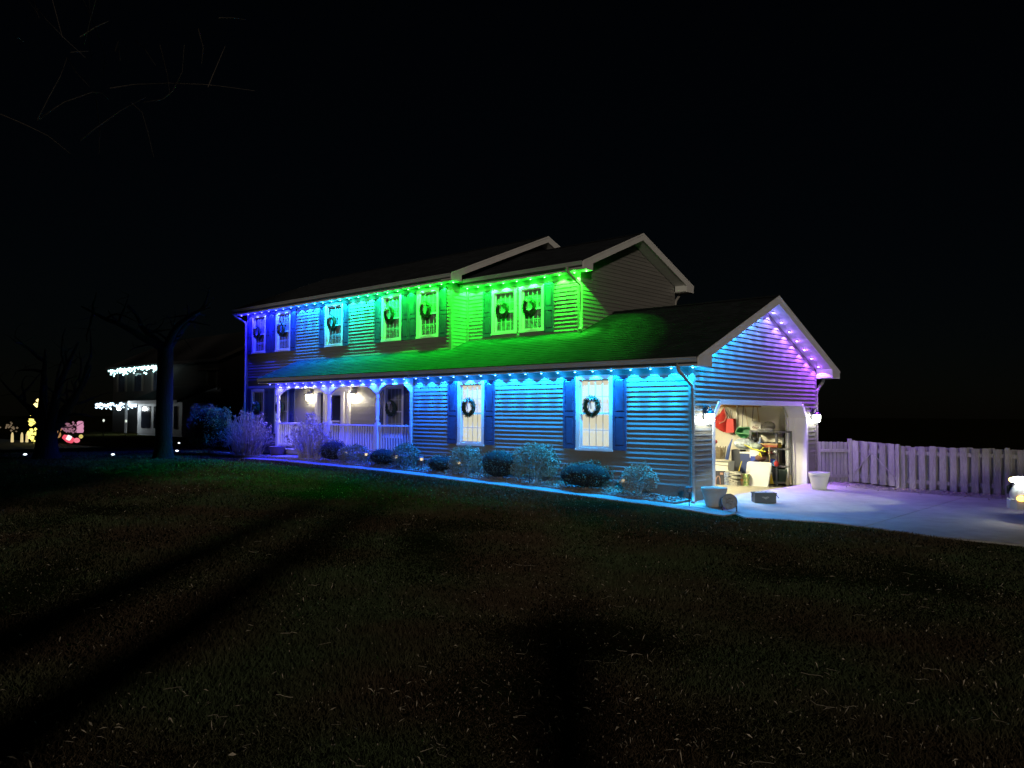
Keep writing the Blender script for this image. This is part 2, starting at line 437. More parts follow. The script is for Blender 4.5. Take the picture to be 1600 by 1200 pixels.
# garage front gable (X=0)
def gar_region(z):
    top = z + .20
    ylo = -.53 + (top-2.905)/SL; yhi = 6.77 - (top-2.905)/SL
    lo, hi = max(0, ylo), min(6.24, yhi)
    return (lo, hi) if hi - lo > .03 else None
DY0, DY1, DZT = .86, 5.56, 2.055
def door_cut(z):
    if z > DZT: return None
    c = max(0, (z-1.70)/(DZT-1.70))*.25
    return (DY0-.09+c, DY1+.09-c)
siding((0,0,0), (0,1,0), (1,0,0), .234, 4.20, gar_region, [(-1, DZT+.02, door_cut, (DY0-.03, DY1+.03, .234, DZT+.0))], tri=(2.70, [(0,2.70),(6.24,2.70),(3.12,4.20)]))
# main upper front wall (Y=1.02), also the porch back wall
UPW = [(-18.92,-18.0), (-17.30,-16.37), (-14.25,-13.28), (-11.25,-10.34), (-9.61,-8.69)]
LOW = [(-18.92,-18.03), (-17.30,-16.42), (-11.10,-10.20)]
ops = [rect(a+19.3, b+19.3, 3.97, 5.36) for a,b in UPW] + [rect(a+19.3, b+19.3, 1.05, 2.62) for a,b in LOW] + [rect(-14.72+19.3, -12.80+19.3, .35, 2.56)]
siding((-19.3,1.02,0), (1,0,0), (0,-1,0), .35, 5.43, lambda z: (0, 11.14), ops, skip=(2.74, 2.9), far_below=2.70)
# main gable above the lower roofs (X=-8.16)
def mg_region(z):
    top = z + .2
    lo, hi = max(1.02, .6+(top-5.63)/.409), min(8.44, 8.86-(top-5.63)/.409)
    return (lo-1.02, hi-1.02) if hi-lo > .03 else None
siding((-8.16,1.02,0), (0,1,0), (1,0,0), 3.2, 7.08, mg_region, [], tri=(5.42, [(0,5.42),(7.42,5.42),(3.71,7.05)]), skip=(5.5, 6.3))
# dormer block front (Y=1.65)
siding((-8.16,1.65,0), (1,0,0), (0,-1,0), 3.5, 5.345, lambda z: (.0, 4.06), [rect(-7.165+8.16, -6.27+8.16, 3.965, 5.18), rect(-6.14+8.16, -5.30+8.16, 3.965, 5.18)])
def bg_region(z):
    top = z + .2
    lo, hi = max(1.65, 1.22+(top-5.535)/.421), min(6.12, 6.55-(top-5.535)/.421)
    return (lo-1.65, hi-1.65) if hi-lo > .03 else None
siding((-4.1,1.65,0), (0,1,0), (1,0,0), 3.6, 6.42, bg_region, [], tri=(5.33, [(0,5.33),(4.47,5.33),(2.235,6.40)]))
# plain walls out of view and the foundation
mb = MB()
mb.box(-19.3,-19.2,1.12,8.44,.35,5.43); mb.prism([(-19.3,1.12,5.43),(-19.3,8.44,5.43),(-19.3,4.73,7.1)], (.1,0,0))
mb.box(-19.2,-8.2,8.34,8.44,.35,5.43); mb.box(-8.26,-4.1,6.02,6.12,.35,5.3); mb.box(-8.46,-.1,6.14,6.24,-.05,2.735); mb.box(-8.57,-8.47,.1,1.0,.35,2.7)
mb.box(-8.26,-8.16,6.2,8.34,.3,3.2); mb.box(-4.2,-4.1,6.13,6.2,2.7,3.6)
obj('back_wall', mb, SIDING, house)
obj('foundation', MB().box(-8.57,-.008,.004,.16,-.3,.331).box(-.14,-.006,.16,DY0-.12,-.3,.229), FOUND, house); obj('foundation', MB().box(-.14,-.006,DY1+.12,6.236,-.3,.229), FOUND, house)
obj('foundation', MB().box(-19.29,-15.5,1.03,1.2,-.2,.347).box(-19.29,-19.1,1.2,8.4,-.2,.347), FOUND, house)
# corner posts
def post(x0,x1,y0,y1,z0,z1): obj('corner_trim', MB().box(x0,x1,y0,y1,z0,z1), SIDING, house)
post(-.085,.024,-.024,.06,.20,2.735)          # garage front corner
post(-.05,.022,6.17,6.262,.1,2.735)
post(-19.322,-19.23,.994,1.06,.33,5.43)
post(-8.235,-8.134,.993,1.08,3.4,5.45); post(-8.14,-8.09,1.58,1.626,3.6,5.345)
post(-4.185,-4.076,1.624,1.72,3.7,5.36); post(-4.12,-4.078,6.05,6.145,4.4,5.36)
post(-8.66,-8.548,-.026,.05,.3,2.5)

# roofs
def roof(x0, x1, eave, ridge, over=0.0, thick=.13, rowh=.143):
    """eave/ridge = (y, z) of the top line; builds deck and shingle courses"""
    d = MB(); (ya, za), (yb, zb_) = eave, ridge
    d.prism([(x0+.03,ya,za-.012),(x1-.03,ya,za-.012),(x1-.03,yb,zb_-.012),(x0+.03,yb,zb_-.012)], (0,0,-thick))
    dk = obj('roof', d, DECK, house)
    L = math.hypot(yb-ya, zb_-za); n = int(L/rowh)+1; sy, sz = (yb-ya)/L, (zb_-za)/L
    ny, nz = (-sz, sy) if sy > 0 else (sz, -sy)
    vs, fs, sh = [], [], []
    for k in range(n):
        s0, s1 = k*rowh, min((k+1)*rowh+.004, L)
        x = x0 - random.random()*.3
        while x < x1:
            xe = x + random.uniform(.14,.36); a, b = max(x,x0), min(xe,x1); x = xe
            if b - a < .01: continue
            h = .007 + random.random()*.006; sh0 = random.random()
            p = lambda X, s, hh: (X, ya+sy*s+ny*hh, za+sz*s+nz*hh)
            i = len(vs); vs += [p(a,s0,-.004), p(b,s0,-.004), p(a,s0,h), p(b,s0,h), p(a,s1,.002), p(b,s1,.002)]
            fs += [(i,i+1,i+3,i+2),(i+2,i+3,i+5,i+4)]; sh += [sh0, sh0]
    off = OFF[house.name]
    me = mesh_from('shingles', vs, fs, ROOFM, None, off)
    at_ = me.attributes.new('shade', 'FLOAT', 'FACE'); at_.data.foreach_set('value', sh)
    o = bpy.data.objects.new('shingles', me); COL.objects.link(o); o.parent = dk; o['kind'] = 'stuff'; OFF[o.name] = off
    return dk
Y0 = -.53
roof(-15.85, -8.16, (Y0, rz(Y0)), (1.06, rz(1.06)))
roof(-8.16, -4.1, (Y0, rz(Y0)), (1.69, rz(1.69)))
roof(-4.1, .43, (Y0, rz(Y0)), (3.12, rz(3.12)))
roof(-8.4, .43, (6.77, rz(6.77)), (3.12, rz(3.12)))
roof(-19.72, -7.74, (.6, mz(.6)), (4.73, mz(4.73)))
roof(-19.72, -7.74, (8.86, mz(8.86)), (4.73, mz(4.73)))
roof(-8.16, -3.69, (1.22, bz(1.22)), (3.885, bz(3.885)))
roof(-8.16, -3.69, (6.55, bz(6.55)), (3.885, bz(3.885)))
mb = MB()
for (xa, xb, yr, zr_) in ((-4.1,.43,3.12,rz(3.12)), (-19.72,-7.74,4.73,mz(4.73)), (-8.16,-3.69,3.885,bz(3.885))):
    x = xa
    while x < xb:
        xe = min(x+.30, xb)
        for s_ in (-1, 1): mb.add([(x,yr,zr_+.03),(xe,yr,zr_+.022),(xe,yr+s_*.14,zr_-.035),(x,yr+s_*.14,zr_-.027)], [(0,1,2,3)])
        x = xe
obj('ridge_cap', mb, ROOFM, house, 'stuff')

# fascia, soffit, gutters
K = [(0,0),(-.075,0),(-.10,.03),(-.105,.07),(-.125,.095),(-.125,.115),(-.115,.115),(-.112,.10),(-.094,.072),(-.088,.035),(-.07,.012),(-.012,.012),(-.012,.115),(0,.115)]
def eave(x0, x1, yf, ywall, zs, ztop, gut_z, flip=1, gut=True):
    f = MB(); f.box(x0, x1, min(yf,yf+.022*flip), max(yf,yf+.022*flip), zs-.012, ztop-.03); obj('fascia', f, TRIM, house)
    s = MB(); n = int((x1-x0)/.30)+1
    ya, yb = sorted((yf+.022*flip, ywall))
    for i in range(n):
        a = x0 + (x1-x0)*i/n; b = x0 + (x1-x0)*(i+1)/n
        s.box(a+.003, b-.003, ya, yb, zs, zs+.012)
    s.box(x0, x1, ya, yb, zs+.0125, zs+.02); obj('soffit', s, SOFFIT, house)
    if gut:
        g = MB(); g.prism([(x0, yf + q[0]*flip, gut_z + q[1]) for q in K], (x1-x0, 0, 0))
        obj('gutter', g, GUT, house)
eave(-15.84, .40, -.44, -.002, 2.735, rz(-.44), 2.775)
eave(-8.4, .40, 6.68, 6.242, 2.735, rz(6.68), 2.775, -1)
eave(-19.70, -7.76, .69, 1.0, 5.435, mz(.69), 5.50)
eave(-8.13, -3.71, 1.31, 1.63, 5.345, bz(1.31), 5.415)
eave(-8.13, -3.71, 6.46, 6.12, 5.345, bz(6.46), 5.415, -1)
def rake(x_out, x_wall, fz, ye, yr, ye2, h=.19, name='rake_board'):
    """sloped barge boards on a gable whose outer face is at x_out"""
    sgn = 1 if x_out > x_wall else -1
    for a, b in ((ye, yr), (ye2, yr)):
        r_ = MB(); z = lambda y: fz(y)
        r_.prism([(x_out,a,z(a)-.02),(x_out,b,z(b)-.02),(x_out,b,z(b)-h),(x_out,a,z(a)-h)], (-sgn*.024,0,0))
        d = 1 if b > a else -1
        q = .03
        r_.prism([(x_out+sgn*.012,a,z(a)+.004),(x_out+sgn*.012,b,z(b)+.004),(x_out+sgn*.012,b,z(b)-.045),(x_out+sgn*.012,a,z(a)-.045)], (-sgn*.012,0,0))
        obj(name, r_, TRIM, house)
        s = MB(); n = max(3, int(abs(b-a)/.3))
        for i in range(n):
            y0, y1 = a+(b-a)*i/n, a+(b-a)*(i+1)/n; e_ = .003*d
            s.prism([(x_out-sgn*.025,y0+e_,z(y0+e_)-h+.012),(x_out-sgn*.025,y1-e_,z(y1-e_)-h+.012),(x_wall,y1-e_,z(y1-e_)-h+.012),(x_wall,y0+e_,z(y0+e_)-h+.012)], (0,0,.014))
        s.prism([(x_out-sgn*.025,a,z(a)-h+.027),(x_out-sgn*.025,b,z(b)-h+.027),(x_wall,b,z(b)-h+.027),(x_wall,a,z(a)-h+.027)], (0,0,.01))
        obj('rake_soffit', s, SOFFIT, house)
rake(.43, .004, rz, -.53, 3.12, 6.77)
rake(-7.74, -8.156, mz, .6, 4.73, 8.86)
rake(-3.69, -4.096, bz, 1.22, 3.885, 6.55)
rake(-19.72, -19.304, mz, .6, 4.73, 8.86)
# boxed eave returns
def ret(xo, xi, ye, yi, zs, fz):
    sg = 1 if yi > ye else -1; a = ye + sg*.02; mb = MB()
    mb.prism([(xo-.026,a,zs-.012),(xo-.026,yi,zs-.012),(xo-.026,yi,fz(yi)-.16),(xo-.026,a,fz(a)-.03)], (.03,0,0))
    mb.box(xi, xo-.026, min(a,yi), max(a,yi), zs-.012, zs-.001)
    mb.prism([(xi,yi,zs-.002),(xo-.027,yi,zs-.002),(xo-.027,yi,fz(yi)-.17),(xi,yi,fz(yi)-.17)], (0,-sg*.012,0)); obj('eave_return', mb, TRIM, house)
ret(.432, .022, -.53, -.005, 2.735, rz); ret(.432, .022, 6.77, 6.25, 2.735, rz)
ret(-7.738, -8.13, .6, 1.0, 5.435, mz)
ret(-3.688, -4.075, 1.22, 1.62, 5.345, bz); ret(-3.688, -4.075, 6.55, 6.15, 5.345, bz)
mb = MB(); mb.prism([(-15.865,-.5,2.735),(-15.865,-.5,rz(-.5)-.02),(-15.865,1.0,rz(1.0)-.02),(-15.865,1.0,rz(1.0)-.18),(-15.865,.0,2.735)], (.022,0,0))
obj('rake_board', mb, TRIM, house)

# downspouts
def spout(pts, wd=.062, m_=DOWN):
    d = MB(); d.tube(pts, wd*.62, 8); 
    for p in pts[2:-1:2]: d.lathe((p[0],p[1],p[2]-.02), [(wd*.70,0),(wd*.70,.03)], 8)
    return obj('downspout', d, m_, house)
spout([(-.04,-.50,2.775),(-.04,-.50,2.70),(-.03,-.46,2.63),(.035,-.12,2.38),(.04,-.075,2.32),(.04,-.068,1.3),(.04,-.068,.30),(.05,-.075,.17),(.10,-.17,.07),(.16,-.30,.05)])
spout([(-4.17,1.19,5.42),(-4.17,1.2,5.36),(-4.16,1.24,5.30),(-4.07,1.55,5.06),(-4.04,1.60,5.0),(-4.035,1.60,4.3),(-4.035,1.60,3.98),(-4.01,1.52,3.88)])
spout([(.02,6.72,2.775),(.02,6.72,2.68),(.0,6.66,2.60),(-.02,6.40,2.42),(-.02,6.34,2.34),(-.02,6.33,1.2),(-.02,6.33,.15),(.03,6.4,.05)], .07)
spout([(-4.12,6.52,5.42),(-4.12,6.5,5.34),(-4.12,6.45,5.28),(-4.1,6.24,5.12),(-4.1,6.2,5.04),(-4.1,6.19,4.5),(-4.1,6.19,4.2)])
spout([(-19.62,.60,5.50),(-19.62,.62,5.42),(-19.6,.66,5.36),(-19.36,.92,5.16),(-19.35,.96,5.10),(-19.35,.97,3.0),(-19.35,.97,.4)])

# windows
def window(x0, x1, z0, z1, y, lit=False):
    f = MB(); c = .075
    f.box(x0-.02,x0+c,y-.030,y+.07,z0,z1); f.box(x1-c,x1+.02,y-.030,y+.07,z0,z1)
    f.box(x0+c,x1-c,y-.0295,y+.07,z1-c,z1+.02); f.box(x0+c,x1-c,y-.0295,y+.07,z0,z0+.05); f.box(x0-.03,x1+.03,y-.048,y-.031,z0-.02,z0+.028)
    wn = obj('window', f, TRIM, house)
    a, b, lo, hi = x0+c, x1-c, z0+.05, z1-c; mid = (lo+hi)/2; s = .036
    for k, (l, h, yy) in enumerate(((mid-.015, hi, y+.018), (lo, mid+.018, y+.042))):
        q = MB(); q.box(a,a+s,yy,yy+.022,l,h); q.box(b-s,b,yy,yy+.022,l,h); q.box(a+s,b-s,yy,yy+.022,l,l+s); q.box(a+s,b-s,yy,yy+.022,h-s,h)
        obj('sash', q, TRIM, wn)
        g = MB(); g.add([(a+s,yy+.012,l+s),(b-s,yy+.012,l+s),(b-s,yy+.012,h-s),(a+s,yy+.012,h-s)], [(0,1,2,3)]); obj('pane', g, GLASS, wn)
        g = MB()
        for i in range(1,4): xx = a+s+(b-a-2*s)*i/4; g.box(xx-.008,xx+.008,yy+.0135,yy+.0185,l+s,h-s)
        zz = (l+h)/2; g.box(a+s,b-s,yy+.0138,yy+.0182,zz-.006,zz+.006)
        obj('grille', g, TRIM, wn)
    bl = MB(); z = lo+.02
    while z < hi:
        bl.add([(a-.02,y+.074,z+.002),(b+.02,y+.074,z+.002),(b+.02,y+.088,z+.031),(a-.02,y+.088,z+.031)], [(0,1,2,3)]); z += .027
    obj('blind', bl, BLINDLIT if lit else BLIND, wn)
    k = MB(); k.box(x0,x1,y+.20,y+.22,z0-.05,z1+.05); k.box(x0-.02,x0,y+.07,y+.2,z0-.02,z1); k.box(x1,x1+.02,y+.07,y+.2,z0-.02,z1); k.box(x0,x1,y+.07,y+.2,z1,z1+.03); k.box(x0,x1,y+.07,y+.2,z0-.05,z0)
    obj('window_reveal', k, DARKP, wn)
    return wn
def shutter(x0, x1, z0, z1, y):
    s = MB(); t = .020; r = .05; mid = z0 + (z1-z0)*.48
    s.box(x0,x0+r,y-t-.02,y-.018,z0,z1); s.box(x1-r,x1,y-t-.02,y-.02,z0,z1)
    for a, b in ((z0,z0+.09),(mid-.05,mid+.05),(z1-.07,z1)): s.box(x0+r,x1-r,y-t-.019,y-.02,a,b)
    for a, b in ((z0+.09,mid-.05),(mid+.05,z1-.07)):
        s.box(x0+r,x1-r,y-.027,y-.015,a,b)
        i = .03; v0 = [(x0+r+i*.4,y-.027,a+i*.4),(x1-r-i*.4,y-.027,a+i*.4),(x1-r-i*.4,y-.027,b-i*.4),(x0+r+i*.4,y-.027,b-i*.4)]
        v1 = [(x0+r+i,y-.036,a+i),(x1-r-i,y-.036,a+i),(x1-r-i,y-.036,b-i),(x0+r+i,y-.036,b-i)]
        s.add(v0+v1, [(4,5,6,7)]+[(j,(j+1)%4,4+(j+1)%4,4+j) for j in range(4)])
    return obj('shutter', s, SHUT, house)
for a, b in UPW: window(a, b, 3.97, 5.36, 1.02)
for a, b in LOW: window(a, b, 1.05, 2.62, 1.02)
window(-6.775,-5.85,.985,2.60,0,True); window(-2.92,-1.95,.985,2.62,0,True)
window(-7.165,-6.27,3.965,5.18,1.65); window(-6.14,-5.30,3.965,5.18,1.65)
for a, b in ((-19.27,-18.95),(-17.98,-17.67),(-17.65,-17.33),(-16.34,-16.0),(-14.60,-14.28),(-13.25,-12.95),(-11.60,-11.28),(-10.31,-10.0),(-9.97,-9.64),(-8.66,-8.34)): shutter(a, b, 3.94, 5.37, 1.02)
for a, b in ((-19.22,-18.95),(-18.0,-17.68),(-17.66,-17.33),(-16.39,-16.02),(-11.47,-11.13),(-10.17,-9.83)): shutter(a, b, 1.03, 2.63, 1.02)
for a, b in ((-7.16,-6.80),(-5.82,-5.47),(-3.30,-2.945),(-1.925,-1.575)): shutter(a, b, 1.0, 2.61, 0)
for a, b in ((-7.52,-7.19),(-5.275,-4.95)): shutter(a, b, 3.90, 5.19, 1.65)

# porch
mb = MB(); mb.box(-15.5,-8.66,.02,1.0,.46,.585); obj('porch_floor', mb, CONC, house)
mb = MB(); mb.box(-15.46,-8.67,.05,.2,-.1,.455); mb.box(-15.46,-15.3,.2,1.0,-.1,.455); obj('porch_skirt', mb, FOUND, house)
mb = MB(); mb.box(-14.75,-12.75,-.66,.018,.2,.40); obj('porch_step', mb, CONC, house)
mb = MB()
x = -15.5
while x < -8.6:
    mb.box(x+.003, min(x+.15,-8.58), .065, 1.0, 2.60, 2.612); x += .15
mb.box(-15.5,-8.58,.065,1.0,2.614,2.63); obj('porch_ceiling', mb, SOFFIT, house)
mb = MB(); mb.box(-15.52,-8.57,-.06,.06,2.58,2.733); obj('porch_beam', mb, TRIM, house)
PX = [-15.40, -12.50, -10.13]
for px in PX:
    p = MB(); p.box(px-.062,px+.062,-.062,.062,.585,1.50); p.box(px-.062,px+.062,-.061,.061,2.36,2.58)
    p.lathe((px,0,0), [(.055,1.50),(.06,1.515),(.04,1.54),(.056,1.57),(.058,1.60),(.044,1.63),(.052,1.75),(.05,2.1),(.04,2.2),(.055,2.22),(.042,2.25),(.056,2.28),(.042,2.31),(.058,2.34),(.055,2.36)], 14)
    obj('porch_post', p, TRIM, house)
p = MB(); p.box(-8.66,-8.575,-.05,.06,.585,2.58); obj('porch_post', p, TRIM, house)
for a, b in zip([-15.34,-12.44,-10.07], [-12.56,-10.19,-8.66]):
    g = MB(); n = 20; L = b-a; up = []; lo = []
    for i in range(n+1):
        u = i/n; d = abs(2*u-1); zl = 2.575 - .23*max(0, (d-.42)/.58)**2.2
        lo.append((a+L*u, -.045, zl)); up.append((a+L*u, -.045, 2.579))
    for i in range(n):
        g.prism([lo[i], lo[i+1], up[i+1], up[i]], (0,.09,0))
    obj('arch_bracket', g, TRIM, house)
bal = mesh_from('baluster', *(lambda q: (q.v, q.f))(MB().box(-.017,.017,-.017,.017,.745,1.40)), TRIM)
for a, b in zip([-15.338,-12.438,-10.068], [-12.562,-10.192,-8.66]):
    r_ = MB(); r_.box(a,b,-.035,.035,1.402,1.445); r_.box(a,b,-.025,.025,.695,.745); rl = obj('railing', r_, TRIM, house)
    n = int(round((b-a)/.118))
    for i in range(1, n): inst('baluster', bal, (a+(b-a)*i/n, 0, 0), rl)
r_ = MB(); r_.box(-15.435,-15.365,.06,1.0,1.402,1.445); r_.box(-15.43,-15.37,.06,1.0,.695,.745); rl = obj('railing', r_, TRIM, house)
for i in range(1,8): inst('baluster', bal, (-15.4, .06+.94*i/8, 0), rl)
# front door unit
DW = mat('white door', (.70,.68,.63), .45)
d = MB()
for a, b, pr in ((-14.72,-14.56,.05),(-14.24,-14.10,.045),(-13.24,-13.08,.06),(-12.94,-12.80,.05)): d.box(a,b,.97-pr+.02,1.10,.585,2.45)
for a, b in ((-14.70,-14.66),(-14.63,-14.59),(-13.21,-13.18),(-13.15,-13.11),(-12.92,-12.89),(-12.86,-12.83)): d.box(a,b,.935,.97,.62,2.42)
d.box(-14.76,-12.77,.93,1.10,2.45,2.60); d.box(-14.79,-12.74,.90,.93,2.54,2.60); d.box(-14.72,-12.80,.94,1.10,.55,.60)
door = obj('door_surround', d, DW, house)
for a, b in ((-14.56,-14.24),(-13.08,-12.94)):
    g = MB(); g.box(a,b,1.05,1.06,.95,2.40); obj('sidelight', g, DGLASS, door)
    g = MB(); g.box(a,b,1.03,1.08,.60,.95)
    g.box(a,a+.035,1.02,1.048,.95,2.45); g.box(b-.035,b,1.02,1.048,.95,2.45); obj('sidelight_panel', g, DW, door)
fd = MB(); fd.box(-14.10,-13.24,1.04,1.08,.60,2.45); fd.box(-14.10,-14.0,.995,1.04,.60,2.45); fd.box(-13.34,-13.24,.995,1.04,.60,2.45); fd.box(-14.0,-13.34,.995,1.04,2.35,2.45); fd.box(-14.0,-13.34,.995,1.04,.60,.75); fd.box(-14.0,-13.34,1.0,1.04,1.48,1.53)
fdoor = obj('front_door', fd, DW, house)
g = MB(); g.box(-14.0,-13.34,1.02,1.028,.75,1.48); g.box(-14.0,-13.34,1.02,1.028,1.53,2.35); obj('door_glass', g, DGLASS, fdoor)
g = MB(); g.tube([(-13.29,.995,1.50),(-13.29,.95,1.50),(-13.29,.95,1.66),(-13.29,.995,1.66)], .012, 6); obj('door_handle', g, MTL, fdoor)

# garage opening trim, jamb, interior
mb = MB()
def gtrim(a, b, w_, x0, x1):
    a = np.array(a); b = np.array(b); d = b-a; L = np.linalg.norm(d); d /= L; n_ = np.array((-d[1], d[0]))
    q = [a, b, b+n_*w_, a+n_*w_]; mb.prism([(x0, p[0], p[1]) for p in q], (x1-x0, 0, 0))
gtrim((DY0,1.70),(DY0,-.07),-.10,-.02,.034); gtrim((DY1,-.07),(DY1,1.70),-.10,-.02,.034)
gtrim((DY0,1.70),(DY0+.25,DZT-.06),.10,-.02,.032); gtrim((DY1-.25,DZT-.06),(DY1,1.70),.10,-.02,.032)
gtrim((DY0+.25,DZT-.06),(DY1-.25,DZT-.06),.10,-.02,.030)
obj('garage_door_trim', mb, TRIM, house)
mb = MB()
mb.box(-.42,-.021,DY1,DY1+.10,-.07,1.70); mb.box(-.42,-.021,DY0-.10,DY0,-.07,1.70)
for a, b, w_ in (((DY0,1.70),(DY0+.25,DZT-.06),.10), ((DY1-.25,DZT-.06),(DY1,1.70),.10), ((DY0+.25,DZT-.06),(DY1-.25,DZT-.06),.10)): gtrim(a, b, w_, -.42, -.0215)
mb.box(-.455,-.425,DY1-.04,DY1+.10,-.07,1.72); mb.box(-.30,-.27,DY1-.03,DY1-.001,-.06,1.70)
obj('garage_jamb', mb, TRIM, house)
INTW = mat('garage wallboard', (.66,.62,.47), .8, noise=(2,.06))
mb = MB(); mb.box(-6.2,-.12,6.02,6.10,-.06,2.5); mb.box(-6.28,-6.2,.14,6.1,-.06,2.5); mb.box(-6.2,-.12,.17,.22,-.06,2.5); mb.box(-6.2,-.12,.22,6.02,2.5,2.56)
mb.box(-.12,-.105,DY1+.10,6.02,-.06,2.5); mb.box(-.12,-.105,.22,DY0-.10,-.06,2.5); mb.box(-.12,-.105,DY0-.1,DY1+.1,DZT+.06,2.5)
obj('garage_interior', mb, INTW, house)
mb = MB(); mb.box(-6.2,.015,.22,6.02,-.20,-.045); obj('garage_floor', mb, GFLOOR, house)
gd = None
for i in range(4):
    mb = MB(); mb.box(-.62-.52*i-.51,-.62-.52*i,DY0+.05,DY1-.05,2.13,2.17)
    for k in range(4): y0 = DY0+.15+k*1.13; mb.box(-.62-.52*i-.44,-.62-.52*i-.07,y0,y0+.98,2.12,2.129)
    if gd is None: gd = obj('garage_door', mb, TRIM, house)
    else: obj('door_panel', mb, TRIM, gd)
mb = MB()
for yy in (DY0-.02, DY1+.02): mb.tube([(-.5,yy,-.04),(-.5,yy,1.75),(-.58,yy,2.0),(-.75,yy,2.1),(-3.0,yy,2.12)], .022, 6)
obj('door_track', mb, MTLW, gd)

# ------------------------------------------------------------------ coloured eave lights
def lerp_cols(stops, x):
    xs = [s[0] for s in stops]; return tuple(float(np.interp(x, xs, [s[1][k] for s in stops])) for k in range(3))
LENS = {}
def lens_mat(c):
    k = tuple(round(v, 2) for v in c)
    if k not in LENS: LENS[k] = emat('led lens', tuple(.16+.84*v for v in c), 14.0, False)
    return LENS[k]
puck = MB().lathe((0,0,0), [(.030,.0),(.030,-.012),(.024,-.018)], 12)
pucke = MB().lathe((0,0,0), [(.0235,-.0185),(.020,-.027),(.010,-.031)], 12)
puck_me = mesh_from('light_puck', puck.v, puck.f, MTLW, puck.smooth)
SPOT_W = 130.0; SPOT_DEG = 116.0
CORE_K, SPILL_K = 3.6, .022
def led_string(label, pts, cols, rot=(0,0,0), power=SPOT_W, track=True):
    t = thing('eave_light_string', label, 'string lights', pts[0], 'coloured light strings under the eaves')
    if track:
        m_ = MB(); a, b = np.array(pts[0]), np.array(pts[-1]); m_.bar(a+(0,0,.006), b+(0,0,.006), .042, .010); obj('light_track', m_, SOFFIT, t)
    for p, c in zip(pts, cols):
        o = inst('light_puck', puck_me, p, t, rot)
        me = mesh_from('led_lens', pucke.v, pucke.f, lens_mat(c), pucke.smooth)
        e_ = inst('led_lens', me, p, t, rot); e_.parent = o; e_.location = (0,0,0); e_.rotation_euler = (0,0,0)
        l = bpy.data.lights.new('led_spot', 'SPOT'); l.energy = power; l.color = c; l.spot_size = math.radians(SPOT_DEG); l.spot_blend = .12; l.shadow_soft_size = .012
        lo = bpy.data.objects.new('led_spot', l); COL.objects.link(lo); lo.parent = t
        lo.location = tuple(float(u-v) for u, v in zip(np.array(p)+np.array((0,0,-.036)), pts[0]))
        l2 = bpy.data.lights.new('led_core', 'SPOT'); l2.energy = power*CORE_K; l2.color = c; l2.spot_size = math.radians(40); l2.spot_blend = 1.0; l2.shadow_soft_size = .012
        l3 = bpy.data.lights.new('led_spill', 'POINT'); l3.energy = power*SPILL_K; l3.color = c; l3.shadow_soft_size = .02
        for q_, dz_ in ((l2,-.036),(l3,-.06)):
            o2 = bpy.data.objects.new(q_.name, q_); COL.objects.link(o2); o2.parent = t; o2.location = tuple(float(u-v) for u, v in zip(np.array(p)+np.array((0,0,dz_)), pts[0]))
    return t
up_st = [(-19.6,(.022,.012,1)),(-17.5,(.010,.022,1)),(-15.8,(.006,.10,1)),(-14.3,(.006,.36,.95)),(-13.0,(.006,.72,.60)),(-11.6,(.006,.95,.20)),(-10.2,(.006,1,.035)),(-7.9,(.008,1,.022))]
xs = [-19.52+.4825*i for i in range(25)]
led_string('string of small round lights under the top left eave fading from blue to green', [(x_, .87, 5.432) for x_ in xs], [lerp_cols(up_st, x_) for x_ in xs], power=185.0)
xs = [-8.03]+[-8.09+.489*i for i in range(1,9)] + [-3.80]
led_string('string of all green lights under the short eave above the paired upstairs windows', [(x_, 1.50, 5.342) for x_ in xs], [(.010,1,.03) if x_ < -5 else (.035,1,.03) for x_ in xs], power=185.0)
lo_st = [(-15.8,(.022,.020,1)),(-11,(.010,.028,1)),(-9.2,(.006,.09,1)),(-7,(.005,.21,1)),(-4,(.005,.33,1)),(0,(.005,.40,1))]
xs = [-15.70+.4935*i for i in range(33)]
led_string('long string of blue to cyan lights under the low eave over porch and garage windows', [(x_, -.15, 2.732) for x_ in xs], [lerp_cols(lo_st, x_) for x_ in xs])
gl = [(.15, y_, rz(y_)-.185) for y_ in (-.1,.34,.78,1.20,1.63,2.07,2.50,2.93)]
led_string('string of cyan lights up the left slope of the garage gable', gl, [lerp_cols([(-.1,(.008,.42,1)),(1.6,(.02,.30,1)),(2.9,(.12,.26,1))], p[1]) for p in gl], (math.atan(SL),0,0), 74.0)
gr = [(.15, y_, rz(y_)-.185) for y_ in (3.43,3.87,4.31,4.75,5.19,5.63,6.07,6.42)]
led_string('string of violet to pink lights down the right slope of the garage gable', gr, [lerp_cols([(3.4,(.22,.16,1)),(4.6,(.30,.10,1)),(6.4,(.34,.06,1))], p[1]) for p in gr], (-math.atan(SL),0,0), 74.0)

